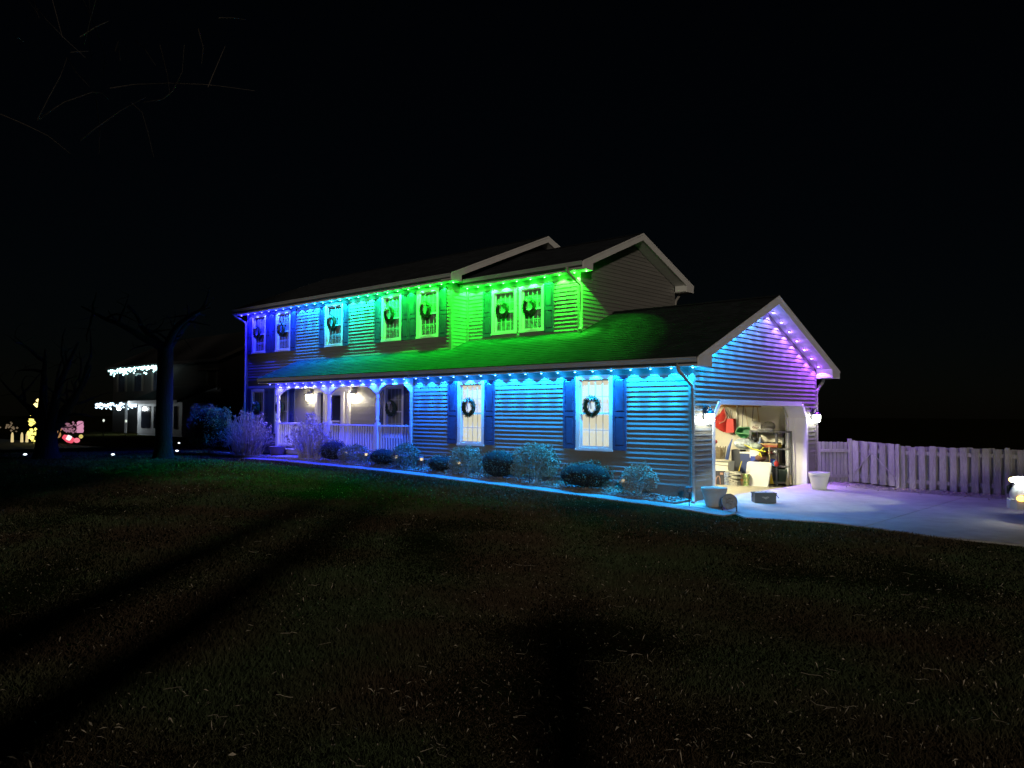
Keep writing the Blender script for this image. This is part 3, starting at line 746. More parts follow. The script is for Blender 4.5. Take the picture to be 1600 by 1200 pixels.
# ------------------------------------------------------------------ wall lanterns
LGLOW = emat('lantern glow', (1.0,.90,.66), 115.0)
GGLOW = emat('garage lantern glow', (.96,1.0,.84), 62.0)
def lantern(label, p, n, glow, metal_, s=1.0, group=None):
    """p wall point of the back plate, n outward direction"""
    t = thing('wall_lantern', label, 'wall lamp', p, group); N = np.array(n, float); P = np.array(p, float); Uv = np.array((0,0,1.))
    S = np.cross(N, Uv)
    b = MB(); b.prism([P+N*.012+S*a*.055*s+Uv*z_*s for a, z_ in ((-1,-.08),(1,-.08),(1,.12),(.4,.16),(-.4,.16),(-1,.12))], N*.02)
    b.tube([P+N*.03+Uv*.06*s, P+N*.07*s+Uv*.15*s, P+N*.115*s+Uv*.155*s, P+N*.12*s+Uv*.11*s], .011*s, 7); obj('arm', b, metal_, t)
    c = P+N*.12*s
    k = MB(); k.lathe(c+Uv*.02*s, [(.085*s,0),(.088*s,.012*s),(.05*s,.05*s),(.03*s,.06*s),(.026*s,.085*s),(.008*s,.10*s)], 10, False); obj('cap', k, metal_, t)
    g = MB(); g.lathe(c-Uv*.15*s, [(.035*s,0),(.072*s,.05*s),(.072*s,.165*s)], 10); obj('glass_shade', g, glow, t)
    f = MB(); f.lathe(c-Uv*.185*s, [(.006*s,0),(.016*s,.015*s),(.038*s,.033*s)], 10, False)
    for a in range(4):
        q = a*math.pi/2; f.bar(c+np.array((math.cos(q)*.078*s, math.sin(q)*.078*s, -.15*s)), c+np.array((math.cos(q)*.080*s, math.sin(q)*.080*s, .02*s)), .006*s, .006*s)
    obj('cage', f, metal_, t); return t
lantern('lit wall lantern left of the front door on the porch', (-14.98,1.0,2.36), (0,-1,0), LGLOW, MTLW, 1.15, 'lit wall lanterns')
lantern('lit wall lantern right of the front door on the porch', (-12.58,1.0,2.34), (0,-1,0), LGLOW, MTLW, 1.15, 'lit wall lanterns')
lantern('lit wall lantern left of the open garage door', (.02,.43,1.77), (1,0,0), GGLOW, MTL, 1.15, 'lit wall lanterns')
lantern('lit wall lantern right of the open garage door', (.02,5.93,1.76), (1,0,0), GGLOW, MTL, 1.15, 'lit wall lanterns')

# garage ceiling light
t = thing('shop_light', 'long white tube light on the garage ceiling', 'ceiling light', (-3.2,2.6,2.45))
mb = MB(); mb.box(-3.3,-3.1,1.9,3.3,2.40,2.50); obj('housing', mb, MTLW, t)
mb = MB()
for xx in (-3.25,-3.15): mb.tube([(xx,1.95,2.375),(xx,3.25,2.375)], .018, 8)
obj('tube', mb, emat('garage tube', (1.0,.93,.66), 1300.0), t)

# ------------------------------------------------------------------ wreaths
def wreath_mesh():
    m_ = MB(); R, r = .185, .075
    for _ in range(900):
        t = random.random()*6.283; q = random.random()*6.283; rr = r*(.35+.65*random.random())
        n_ = np.array((math.cos(t)*math.cos(q), -abs(math.sin(q))*.9 + .1, math.sin(t)*math.cos(q)))
        c = np.array((math.cos(t)*R, -.045, math.sin(t)*R)) + n_*rr
        d = n_*.6 + np.array((-math.sin(t),0,math.cos(t)))*random.choice((-1,1))*.8 + rng.normal(0,.35,3); d /= np.linalg.norm(d)
        s_ = np.cross(d, rng.normal(0,1,3)); s_ /= np.linalg.norm(s_); L_ = random.uniform(.018,.036); w_ = random.uniform(.004,.009)
        m_.add([c-d*L_*.4-s_*w_, c-d*L_*.4+s_*w_, c+d*L_+s_*w_*.4, c+d*L_-s_*w_*.4], [(0,1,2,3)])
    n = 20
    vs = [(math.cos(6.283*i/n)*(R+.045*math.cos(6.283*j/6)), -.04+.045*math.sin(6.283*j/6), math.sin(6.283*i/n)*(R+.045*math.cos(6.283*j/6))) for i in range(n) for j in range(6)]
    m_.add(vs, [(i*6+j, ((i+1)%n)*6+j, ((i+1)%n)*6+(j+1)%6, i*6+(j+1)%6) for i in range(n) for j in range(6)])
    return mesh_from('needles', m_.v, m_.f, WREATHM)
def bow_mesh():
    b = MB()
    for sx in (-1,1):
        b.tube([(0,-.12,.02),(sx*.04,-.14,.05),(sx*.075,-.13,.045),(sx*.07,-.12,.01),(sx*.03,-.12,-.005),(0,-.12,.01)], [.006,.016,.016,.014,.01,.006], 5)
        b.add([(sx*.005-.01,-.122,0),(sx*.005+.012,-.122,0),(sx*.035+.015,-.115,-.17),(sx*.035-.012,-.12,-.18)], [(0,1,2,3)])
    b.ball((0,-.125,.01), .014, 6, 4)
    return mesh_from('bow', b.v, b.f, RIBBON)
wm, bwm = wreath_mesh(), bow_mesh()
W0 = thing('wreath', 'x', 'wreath', (0,0,0), 'evergreen wreaths hung on the front windows')
inst('needles', wm, (0,0,0), W0); o = inst('bow', bwm, (0,0,.13), W0)
wl = [((-18.46,.955,4.72),'green wreath on the upstairs window at the far left corner'),
      ((-16.83,.955,4.73),'green wreath on the second upstairs window from the far left corner'),
      ((-13.77,.955,4.74),'green wreath on the lone middle upstairs window lit teal'),
      ((-10.79,.955,4.75),'green wreath on the left of two upstairs windows with shutters lit green'),
      ((-9.15,.955,4.76),'green wreath on the upstairs window beside the wall corner lit green'),
      ((-6.70,1.585,4.60),'green wreath on the left half of the paired window under the short eave'),
      ((-5.72,1.585,4.61),'green wreath on the right half of the paired window under the short eave'),
      ((-6.30,-.065,1.93),'green wreath on the yellow lit ground floor window nearer the porch'),
      ((-2.43,-.065,1.94),'green wreath on the yellow lit ground floor window nearer the garage'),
      ((-18.45,.955,1.95),'dark wreath on the ground floor window left of the porch'),
      ((-16.85,.955,1.95),'dark wreath on the window just inside the left porch arch'),
      ((-10.66,.955,1.93),'dark wreath on the porch window right of the front door')]
for i, (p, lb) in enumerate(wl):
    rt_ = (0, random.uniform(-.5,.5)*.3, 0)
    if i == 0: W0.location = p; W0['label'] = lb
    else: copy_tree(W0, p, lb, rt_)

# ------------------------------------------------------------------ shrubs
def lumpy(c, R, n=16, m_=9, amp=.08, sd=0):
    b = MB(); b.ball(c, R, n, m_); ph = random.random()*9
    out = []
    for v in b.v:
        d = np.array(v)-np.array(c); k = 1+amp*math.sin(d[0]*7+ph)*math.sin(d[1]*6+ph*2)+amp*.6*math.sin(d[2]*9+ph); out.append(tuple(np.array(c)+d*k))
    b.v = out; return b
def shrub(label, px, py_base, X, Y, rx, ry, rz_, n, leaf, material, core=.86, group='shrubs in the front bed', name='shrub', spiky=0, zc=None, cat='shrub', boxy=1.0, zbase=None):
    z0 = bedz(X) if zbase is None else zbase
    t = thing(name, label, cat, (X, Y, z0), group)
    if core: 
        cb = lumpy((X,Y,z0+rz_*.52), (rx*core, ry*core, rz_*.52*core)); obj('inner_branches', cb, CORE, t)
    f = MB(); ph = rng.uniform(0,6,4)
    for _ in range(n):
        d = rng.normal(0,1,3); d /= np.linalg.norm(d)
        if boxy != 1.0: d = np.sign(d)*np.abs(d)**boxy; d /= max(np.linalg.norm(d)**.55, .5)
        if d[2] < -.75: continue
        k = (1 + .11*math.sin(d[0]*5+ph[0])*math.sin(d[2]*6+ph[1]) + .08*math.sin(d[1]*8+ph[2]) + .06*math.sin(d[0]*11+ph[3])) * (random.uniform(.86,1.03) if not spiky else random.uniform(.72,1.06))
        c = np.array((X+d[0]*rx*k, Y+d[1]*ry*k, max(z0+.01, z0+rz_*.52+d[2]*rz_*.52*k)))
        ax = d*(.35+spiky) + rng.normal(0,.6,3); ax /= np.linalg.norm(ax); s_ = np.cross(ax, rng.normal(0,1,3)); s_ /= np.linalg.norm(s_)
        L_ = leaf*random.uniform(.6,1.3); w_ = L_*(.42 if not spiky else .26)
        f.add([c-ax*L_, c+s_*w_, c+ax*L_, c-s_*w_], [(0,1,2,3)])
    obj('foliage', f, material, t)
    s2 = MB()
    for k in range(5):
        a_ = random.random()*6.28; s2.tube([(X+.03*math.cos(a_),Y+.03*math.sin(a_),z0-.03),(X+rx*.45*math.cos(a_),Y+ry*.45*math.sin(a_),z0+rz_*.6)], [.012,.005], 4, False)
    obj('stem', s2, STEM, t)
    return t
BX = 'boxwood shrub'
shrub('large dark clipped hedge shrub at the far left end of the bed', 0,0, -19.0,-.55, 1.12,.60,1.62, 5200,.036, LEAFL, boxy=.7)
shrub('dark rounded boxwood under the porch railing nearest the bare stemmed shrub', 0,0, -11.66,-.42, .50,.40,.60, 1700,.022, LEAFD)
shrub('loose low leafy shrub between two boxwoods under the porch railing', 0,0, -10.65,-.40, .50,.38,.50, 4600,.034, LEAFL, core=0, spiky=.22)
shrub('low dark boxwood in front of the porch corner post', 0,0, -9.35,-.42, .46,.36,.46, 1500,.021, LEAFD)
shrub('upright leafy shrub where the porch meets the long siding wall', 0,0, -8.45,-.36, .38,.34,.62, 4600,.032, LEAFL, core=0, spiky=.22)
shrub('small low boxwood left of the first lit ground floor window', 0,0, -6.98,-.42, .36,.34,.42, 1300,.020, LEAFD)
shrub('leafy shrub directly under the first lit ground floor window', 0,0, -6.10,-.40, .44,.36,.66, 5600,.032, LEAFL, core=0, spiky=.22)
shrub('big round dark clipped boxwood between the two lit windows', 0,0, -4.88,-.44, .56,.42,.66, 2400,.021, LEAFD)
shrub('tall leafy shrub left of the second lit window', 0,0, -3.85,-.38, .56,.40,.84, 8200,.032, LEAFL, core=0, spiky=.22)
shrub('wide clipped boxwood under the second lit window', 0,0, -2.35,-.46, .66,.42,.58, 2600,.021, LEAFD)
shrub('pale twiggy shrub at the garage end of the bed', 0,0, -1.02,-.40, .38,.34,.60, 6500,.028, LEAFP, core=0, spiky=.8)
gc = MB()
for _ in range(2600):
    X = random.choice([-10.2,-8.9,-7.6,-5.5,-3.2,-1.6,-9.8,-6.6]) + random.gauss(0,.35); Y = random.uniform(-.70,-.1); z = bedz(X)+abs(random.gauss(0,.05))
    ax = rng.normal(0,1,3); ax[2] = abs(ax[2])*.5; ax /= np.linalg.norm(ax); s_ = np.cross(ax, rng.normal(0,1,3)); s_ /= np.linalg.norm(s_); c = np.array((X,Y,z)); L_ = random.uniform(.015,.035)
    gc.add([c-ax*L_, c+s_*L_*.5, c+ax*L_, c-s_*L_*.5], [(0,1,2,3)])
tag(obj('ground_cover', gc, LEAFL), kind='stuff')
def bare_shrub(label, X, Y, R, H, n, heads, lean=0.0):
    z0 = bedz(X); t = thing('bare_shrub', label, 'shrub', (X,Y,z0), 'bare stemmed shrubs'); s_ = MB(); hd = MB()
    for i in range(n):
        a = random.random()*6.283; b0 = random.random()*.45*R; q = random.random()**.5; tip = np.array((X+math.cos(a)*R*q+lean, Y+math.sin(a)*min(R*.62,.62)*q, z0+H*(1-.62*q**3)*random.uniform(.62,1.05)))
        b = np.array((X+math.cos(a)*b0, Y+math.sin(a)*b0*.6, z0-.02)); md = (b+tip)/2 + np.array((math.cos(a)*.05, math.sin(a)*.03, .10*H)) + rng.normal(0,.03,3)
        s_.tube([b, md, tip], [.014,.011,.006], 3, False)
        for _ in range(random.choice((0,1,1,2))):
            k = random.uniform(.35,.9); st_ = b*(1-k)*(1-k) + md*2*k*(1-k) + tip*k*k; e_ = st_ + rng.normal(0,.09,3) + np.array((0,0,.10)); s_.tube([st_, e_], [.006,.004], 3, False)
        if random.random() < heads:
            for _ in range(26):
                d = rng.normal(0,1,3); d /= np.linalg.norm(d); c = tip + d*random.uniform(.02,.062); u = np.cross(d, rng.normal(0,1,3)); u /= np.linalg.norm(u); v = np.cross(d,u)
                r_ = random.uniform(.012,.022); hd.add([c-u*r_, c+v*r_, c+u*r_, c-v*r_], [(0,1,2,3)])
        else:
            for _ in range(5):
                c = tip + rng.normal(0,.05,3); d = rng.normal(0,1,3); d /= np.linalg.norm(d); u = np.cross(d, rng.normal(0,1,3)); u /= np.linalg.norm(u); hd.add([c-d*.025, c+u*.009, c+d*.025, c-u*.009], [(0,1,2,3)])
    obj('stems', s_, STEM, t); obj('flower_heads', hd, FLOWER, t); return t
bare_shrub('big fan of bare pale stems left of the porch', -16.75, -.35, 1.55, 1.50, 240, .30)
bare_shrub('bare stemmed shrub with dried flower heads in front of the porch railing', -13.05, -.33, 1.05, 1.35, 160, .45)

# ------------------------------------------------------------------ path lights
def path_light():
    t = thing('path_light', 'x', 'path light', (0,0,0), 'solar path lights along the walk')
    m_ = MB(); m_.lathe((0,0,0), [(.009,-.05),(.009,.24)], 8); m_.lathe((0,0,0), [(.02,.235),(.045,.25),(.045,.257)], 12, False); obj('stake', m_, BLACKP, t)
    m_ = MB(); m_.lathe((0,0,0), [(.040,.258),(.048,.33)], 12); obj('lens', m_, emat('path light glow', (1.0,.78,.48), 1.1), t)
    m_ = MB(); m_.lathe((0,0,0), [(.078,.328),(.078,.338),(.055,.358),(.02,.37)], 12, False)
    for k in range(4): a = k*math.pi/2; m_.bar((math.cos(a)*.045,math.sin(a)*.045,.255),(math.cos(a)*.052,math.sin(a)*.052,.33),.006,.006)
    obj('cap', m_, DARKP, t); return t
PL = path_light()
plp = [(540,722,1,'lit path light in front of the dark boxwood under the porch railing'),(572,724,1,'lit path light beside the loose leafy shrub under the porch railing'),(619.4,730,1,'lit path light in front of the low boxwood at the porch corner post'),
       (658.4,733,1,'lit path light at the shrub where porch and siding meet'),(716.6,741,1,'lit path light at the small boxwood left of the first lit window'),(762.6,748,0,'unlit path light under the first lit window'),
       (827.7,754,0,'unlit path light right of the big round boxwood'),(883.9,761,0,'unlit path light under the tall leafy shrub'),(973.8,771,1,'lit path light between the wide boxwood and the pale twiggy shrub'),(1077,790,0,'unlit path light at the garage corner by the downspout')]
UNLIT = mat('path light lens off', (.30,.30,.28), .3)
unl = None
for i, (px, py, lit, lb) in enumerate(plp):
    z = .2
    for _ in range(12):
        p = at(px, py, 2, z); z = gz(p[0]) + (.05 if px < 1060 else .02)
    Y = float(np.clip(p[1], -.95, -.60)); X = float(at(px, py, 1, Y)[0]); p = (X, Y, gz(X)+(.05 if Y > -.71 and X < 0 else .02))
    if i == 0: PL.location = p; PL['label'] = lb; o = PL
    else: o = copy_tree(PL, p, lb)
    if not lit:
        for ch in o.children:
            if ch.name.startswith('lens'):
                if unl is None: unl = ch.data.copy(); unl.materials.clear(); unl.materials.append(UNLIT)
                ch.data = unl
# small lawn spotlights at the far left
SPG = emat('ground spot glow', (.85,.95,1.0), 2.6)
for (px, py, lb) in ((40,714,'small glowing ground light on the far left lawn by the forked tree'),(177,714,'small glowing ground light on the lawn between the two dark trees'),(277,708,'small glowing ground light right of the straight dark trunk'),(268,693,'tiny far garden light nearer the straight trunk beside the neighbouring porch'),(280,695,'tiny far garden light farther from the trunk beside the neighbouring porch')):
    p = at(px, py, 2, .30); t = thing('ground_light', lb, 'garden light', tuple(p), 'small white garden lights'); k = 1.0 if py > 700 else .9
    m_ = MB(); m_.lathe(p, [(.06*k,0),(.07*k,.05),(.05*k,.07)], 8, False); obj('housing', m_, BLACKP, t)
    m_ = MB(); m_.ball(p+np.array((.02,-.02,.085)), (.06*k,.06*k,.03), 8, 5); obj('lens', m_, SPG, t)

# ------------------------------------------------------------------ pots, plaque, tote by the garage
def pot(label, X, Y, R, H, material, cat='planter', name='planter_pot', z=None, mtl2=None):
    z = gz(X)+.012 if z is None else z; t = thing(name, label, cat, (X,Y,z))
    m_ = MB(); m_.lathe((X,Y,z), [(R*.62,0),(R*.66,.01),(R*.90,H*.72),(R*.91,H*.74),(R*.91,H*.75),(R*.95,H*.76),(R*.97,H*.88),(R*1.0,H*.93),(R*1.0,H),(R*.90,H),(R*.88,H*.86)], 28, cap=False); m_.lathe((X,Y,z), [(.001,.004),(R*.62,.004)], 28, cap=False); obj('pot', m_, material, t)
    m_ = MB(); m_.lathe((X,Y,z+H*.84), [(R*.885,0),(.01,.02)], 28); obj('potting_soil', m_, SOIL, t); return t
pot('large beige plastic planter at the garage corner behind the round plaque', .66, -.36, .245, .36, PLAST)
pot('beige tapered planter on the driveway right of the garage door', *[float(v) for v in at(1280,767,2,-.015)[:2]], .245, .40, PLAST)
pot('dark round bowl planter at the foot of the porch post', -14.95, -.30, .27, .32, mat('dark glazed pot', (.10,.075,.085), .35), z=bedz(-14.95)+.01)
t = thing('round_plaque', 'round grey garden plaque held up on two black stakes', 'plaque', (1.03,-.72,-.02))
cx, cyy, cz = 1.10, -.60, .175
nrm = np.array((.55,-.80,.18)); nrm /= np.linalg.norm(nrm); sx = np.cross((0,0,1), nrm); sx /= np.linalg.norm(sx); sy_ = np.cross(nrm, sx)
m_ = MB(); c = np.array((cx,cyy,cz)); m_.prism([c+sx*.142*math.cos(6.283*i/28)+sy_*.142*math.sin(6.283*i/28) for i in range(28)], -nrm*.03)
PLQ = mat('plaque stone', (.30,.31,.30), .7, noise=(16,.25), bump=(30,.5,.01))
obj('disc', m_, PLQ, t)
m_ = MB(); k = 28
ring = [c+nrm*.006+sx*r_*math.cos(6.283*i/k)+sy_*r_*math.sin(6.283*i/k) for r_ in (.142,.126) for i in range(k)]; m_.add(ring, [(i,(i+1)%k,k+(i+1)%k,k+i) for i in range(k)])
for a in range(5):
    q = a*6.283/5; m_.ball(c+nrm*.004+sx*.05*math.cos(q)+sy_*.05*math.sin(q), (.022,.022,.014), 7, 5)
obj('relief', m_, PLQ, t)
for s_ in (-1, 1):
    m_ = MB(); b = c + sx*s_*.115 - nrm*.035; m_.bar(b+np.array((0,0,.08)), (b[0]+s_*sx[0]*.02, b[1]+s_*sx[1]*.02, -.12), .024, .024); obj('stake', m_, BLACKP, t)
# black tote with a carry strap
tx, ty = .95, 1.14; t = thing('tool_bag', 'open black box bag with a strap on the driveway', 'bag', (tx,ty,gz(tx)+DZ))
ang = math.radians(42.5); ux = np.array((math.cos(ang), math.sin(ang), 0)); uy = np.array((-math.sin(ang), math.cos(ang), 0)); B0 = np.array((tx,ty,gz(tx)+DZ+.002)); hw, hd_, H = .215, .12, .205
m_ = MB()
for s_ in (-1,1):
    m_.obox(B0+ux*s_*(hw-.008)+(0,0,H/2), ux*.008, uy*hd_, np.array((0,0,H/2))); m_.obox(B0+uy*s_*(hd_-.008)+(0,0,H/2), ux*(hw-.016), uy*.008, np.array((0,0,H/2)))
m_.obox(B0+(0,0,.01), ux*(hw-.016), uy*(hd_-.016), np.array((0,0,.01)))
for s_ in (-1,1): m_.obox(B0+uy*s_*(hd_+.006)+(0,0,H-.012), ux*(hw+.01), uy*.006, np.array((0,0,.014)))
obj('body', m_, DARKP, t)
m_ = MB(); m_.obox(B0+(0,0,H*.80), ux*(hw-.03), uy*(hd_-.03), np.array((0,0,.03))); 
for k in range(5): m_.ball(B0+ux*(-.14+.07*k)+uy*random.uniform(-.05,.05)+(0,0,H*.9), (.05,.05,.035), 8, 5)
obj('contents', m_, mat('pale cloth', (.42,.42,.42), .8, noise=(10,.2)), t)
m_ = MB(); e_ = B0+ux*(hw+.004)
m_.bar(e_+(0,0,H), e_+ux*.075+uy*-.03+(0,0,H-.115), .035, .012); m_.bar(B0-ux*(hw+.005)+(0,0,H), B0-ux*(hw+.03)+(0,0,H-.10), .035, .012); obj('strap', m_, BLACKP, t)
m_ = MB(); q0 = B0-uy*(hd_+.0008)+(0,0,H*.52)
for k, (a, b, zz) in enumerate(((-.075,.075,.012),(-.045,.055,-.004),(-.02,.03,-.02))):
    for j in range(6): xa = a+(b-a)*j/6; m_.obox(q0+ux*(xa+(b-a)/14)+(0,0,zz+.003*math.sin(j*2+k)), ux*(b-a)/17, uy*.0006, np.array((0,0,.0035)))
obj('printed_mark', m_, mat('pale print', (.5,.5,.5), .6), t)

# ------------------------------------------------------------------ things stored in the garage
def G(px, py, y): return at(px, py, 1, y)
def gbox(name, label, cat, px0, px1, py0, py1, y, depth, material, lift=None, bev=True):
    a = G(px0, py1, y); b = G(px1, py0, y); z0 = a[2] if lift is None else lift
    t = thing(name, label, cat, ((a[0]+b[0])/2, y, z0)); return t, a[0], b[0], z0, b[2]
cm = lambda nme, c, r=.6, **k: mat(nme, c, r, **k)
RED = cm('red cloth', (.50,.028,.018), .7, noise=(14,.25), bump=(18,.5,.02)); RED2 = cm('red nylon', (.58,.05,.035), .6, noise=(6,.12))
YEL = cm('yellow plastic', (.72,.55,.03), .5); BLU = cm('blue plastic', (.03,.06,.36), .5); GRN = cm('green tub', (.02,.15,.05), .5); GREYS = cm('grey shelf plastic', (.10,.105,.105), .6)
WHT = cm('white plastic', (.70,.70,.64), .45); TAN = cm('handle wood', (.42,.27,.10), .6); ORG = cm('orange brown board', (.36,.20,.05), .7); DRK = cm('dark clutter', (.03,.033,.04), .6); CARD = cm('black carton', (.025,.025,.035), .6)
WI = 6.02
a, b = G(1120.5,634.5,WI-.02), G(1189,634,WI-.02)
t = thing('hanging_rail', 'orange brown wooden hanging rail high on the garage wall', 'rail', tuple(a)); m_ = MB(); m_.box(a[0],b[0],WI-.025,WI,1.975,2.045); obj('board', m_, ORG, t)
m_ = MB()
for k in range(9): xx = a[0]+.08+(b[0]-a[0]-.1)*k/8; m_.tube([(xx,WI-.025,2.0),(xx,WI-.07,1.995),(xx,WI-.08,2.015)], .005, 5)
obj('hook', m_, MTL, t)
# red folded chair bag and red case hanging below
t = thing('red_bag', 'crumpled dark red cloth bag hanging under the rail', 'bag', tuple(G(1122,655,WI-.15)))
p0 = G(1131,636,WI-.08); out = [(1131.5,636),(1128,643),(1121,649),(1116,653.5),(1115,661),(1117,667),(1124,672),(1131,675.5),(1135,674),(1136,662),(1134,648)]
poly = [G(px,py,WI-.07) for px,py in out]; cc = sum(poly)/len(poly); m_ = MB(); n = len(poly)
mid = [cc+(q-cc)*.62+np.array((0,-.14+.03*math.sin(i*2.4),0)) for i, q in enumerate(poly)]
m_.add(poly+mid+[cc+np.array((0,-.17,0))], [(i,(i+1)%n,n+(i+1)%n,n+i) for i in range(n)]+[(n+i,n+(i+1)%n,2*n) for i in range(n)], True); m_.prism(poly, (0,.03,0)); obj('cloth', m_, RED, t)
m_ = MB(); m_.tube([G(1131,636,WI-.10), G(1135,650,WI-.22), G(1132,658,WI-.24), G(1123,662,WI-.22)], .014, 6); obj('strap', m_, cm('pink strap',(.55,.25,.18)), t)
t = thing('red_case', 'flat bright red nylon case hanging beside the crumpled red bag', 'bag', tuple(G(1141,665,WI-.15)))
m_ = MB(); q = [G(*p_, WI-.20) for p_ in ((1135.5,654.5),(1145.5,654),(1147,676),(1133.5,676.5))]; m_.prism(q, (0,.14,0)); obj('panel', m_, RED2, t)
m_ = MB(); m_.tube([G(1138,654,WI-.13), G(1133,640,WI-.06), G(1141,654,WI-.13)], .012, 5); obj('strap', m_, DRK, t)
# long tool handles
for i, (a_, b_, r_, mt, lb) in enumerate((((1161.5,634),(1159.5,672),.010,DRK,'thin dark long handled tool hanging above the green tub'),((1177,634),(1175.5,660),.009,DRK,'thin dark rod hanging above the white box with red print'),
        ((1151.5,634),(1150.5,674),.020,WHT,'pale flat board standing under the rail left of the green tub'),((1164,637),(1169,668),.008,TAN,'slanting pale wooden handle behind the green tub'),((1183,634),(1186,658),.010,TAN,'pale wooden handle right of the thin dark rod'),((1141.5,640),(1147,676),.010,DRK,'dark slanting strap pole beside the red case'))):
    t = thing('long_tool', lb, 'garden tool', tuple(G(*b_, WI-.06)), 'long tools hanging on the garage wall'); m_ = MB(); m_.tube([G(*a_,WI-.05), G(*b_,WI-.07)], r_, 6); obj('handle', m_, mt, t)
    m_ = MB(); q = G(*b_, WI-.07); m_.box(q[0]-.03,q[0]+.03,q[1]-.012,q[1]+.012,q[2]-.05,q[2]); obj('head', m_, mt, t)
# white carton with red print
t = thing('white_box', 'white box with red lettering standing on the grey shelf', 'box', tuple(G(1180,673,WI-.42)))
q = [G(*p_, WI-.42) for p_ in ((1172,671),(1187,673.5),(1189,660.5),(1174,658))]; m_ = MB(); m_.prism(q, (0,.22,.0)); obj('carton', m_, cm('cream card',(.72,.69,.56)), t)
INK = cm('brown red print', (.22,.07,.03)); INK2 = cm('olive print', (.20,.19,.05)); e1 = q[1]-q[0]; e2 = q[3]-q[0]
for f0, f1, v0, hh, mt in ((.18,.92,.30,.075,INK), (.42,.70,.58,.03,INK2)):
    m_ = MB(); n_ = 9; L_ = np.linalg.norm(e1)*(f1-f0)/n_
    for k in range(n_):
        c_ = q[0]+e1*(f0+(f1-f0)*(k+.5)/n_)+e2*(v0+random.uniform(-.01,.01))+np.array((0,-.0012,0)); h_ = hh*random.uniform(.7,1.15)
        m_.obox(c_-e1/np.linalg.norm(e1)*L_*.2, e1/np.linalg.norm(e1)*L_*.16, np.array((0,.0006,0)), np.array((0,0,h_/2))); m_.obox(c_+np.array((0,0,random.choice((-1,0,1))*h_*.3)), e1/np.linalg.norm(e1)*L_*.34, np.array((0,.0006,0)), np.array((0,0,h_*.16)))
    obj('lettering', m_, mt, t, 'stuff')
# green wheelbarrow tub
t = thing('wheelbarrow', 'green plastic wheelbarrow tipped up against the garage wall', 'wheelbarrow', tuple(G(1160,683,WI-.25)))
q = [G(*p_, WI-.30) for p_ in ((1149,676),(1154,668),(1170.5,667.5),(1172,678),(1166,684.5),(1158,684))]; m_ = MB(); cc = sum(q)/6
inn = [cc+(v-cc)*.7+np.array((0,.16,.02)) for v in q]; m_.add(q+inn, [(i,(i+1)%6,6+(i+1)%6,6+i) for i in range(6)]+[(6,7,8,9,10,11)]); obj('tub', m_, GRN, t)
m_ = MB(); m_.tube(q+[q[0]], .014, 5); m_.tube([G(1149.5,676.5,WI-.32),G(1171.5,678.5,WI-.32)], .014, 5); obj('rim', m_, cm('light green rim',(.10,.30,.12)), t)
m_ = MB(); m_.lathe(G(1176,684,WI-.2), [(.09,-.03),(.11,0),(.09,.03)], 14); obj('wheel', m_, BLACKP, t)
# grey plastic shelving
sa, sb = G(1171,758,WI-.50), G(1237,758,WI-.50); x0, x1 = sa[0], sb[0]; FZ = -.044
t = thing('shelving_unit', 'grey plastic shelving unit against the garage wall', 'shelves', (x0, WI-.3, FZ))
for zz in (.06,.48,.92,1.36):
    m_ = MB(); m_.box(x0,x1,WI-.50,WI-.04,FZ+zz,FZ+zz+.05); obj('shelf', m_, GREYS, t)
for xx in (x0+.025,(x0+x1)/2+.17,x1-.025):
    for yy in (WI-.475,WI-.06):
        m_ = MB(); m_.box(xx-.024,xx+.024,yy-.024,yy+.024,FZ,FZ+1.36); obj('upright', m_, GREYS, t)
def clutter(name, label, cat, c, R, material, n=0):
    t = thing(name, label, cat, tuple(c)); b = lumpy(c, R, 12, 7, .22); obj('body', b, material, t); return t
S = lambda px, zz, yy=WI-.3: np.array((G(px,700,yy)[0], yy, FZ+zz))
# shelf contents
for px, lb, w_ in ((1196,'yellow and black power tool case on the left of the shelf',.10),(1212,'yellow and black power tool case on the right of the shelf',.105)):
    c = S(px,.97); t = thing('tool_case', lb, 'tool case', tuple(c), 'yellow tool cases'); m_ = MB(); m_.box(c[0]-w_,c[0]+w_,c[1]-.15,c[1]+.1,c[2],c[2]+.10); obj('body', m_, YEL, t)
    m_ = MB(); m_.box(c[0]-w_*.5,c[0]+w_*.5,c[1]-.156,c[1]-.151,c[2]+.02,c[2]+.065); m_.box(c[0]-w_*1.02,c[0]+w_*1.02,c[1]-.154,c[1]+.102,c[2]+.102,c[2]+.135); obj('lid', m_, BLACKP, t)
c = S(1204,.62,WI-.34); clutter('red_board', 'dark red item lying on the middle shelf', 'box', c+(0,0,.22), (.17,.12,.03), cm('dark red',(.22,.03,.02)))
clutter('white_cloth', 'small white cloth on the middle shelf right of the broom', 'cloth', S(1211,.60,WI-.46)+np.array((0,0,.26)), (.07,.05,.035), WHT)
clutter('blue_bundle', 'crumpled blue plastic bundle on the lower shelf', 'bundle', S(1206,.56,WI-.44)+np.array((0,0,.06)), (.13,.09,.08), BLU)
t = thing('beach_ball', 'blue and red ball on the lower shelf edge', 'ball', tuple(S(1212,.53,WI-.5))); c = S(1211,.53,WI-.52)+np.array((0,0,.04)); m_ = MB(); m_.ball(c, .085, 14, 9); obj('blue_panel', m_, cm('light blue',(.08,.28,.55)), t)
m_ = MB(); m_.ball(c+np.array((.04,-.018,.0)), (.055,.085,.082), 12, 8); obj('red_panel', m_, RED2, t)
t = thing('dark_bin', 'black storage bin with a pale label under the shelf', 'storage bin', tuple(S(1213,.11,WI-.4))); c = S(1213,.11,WI-.35); m_ = MB(); m_.box(c[0]-.20,c[0]+.09,c[1]-.14,c[1]+.1,FZ+.112,FZ+.44); obj('bin', m_, BLACKP, t)
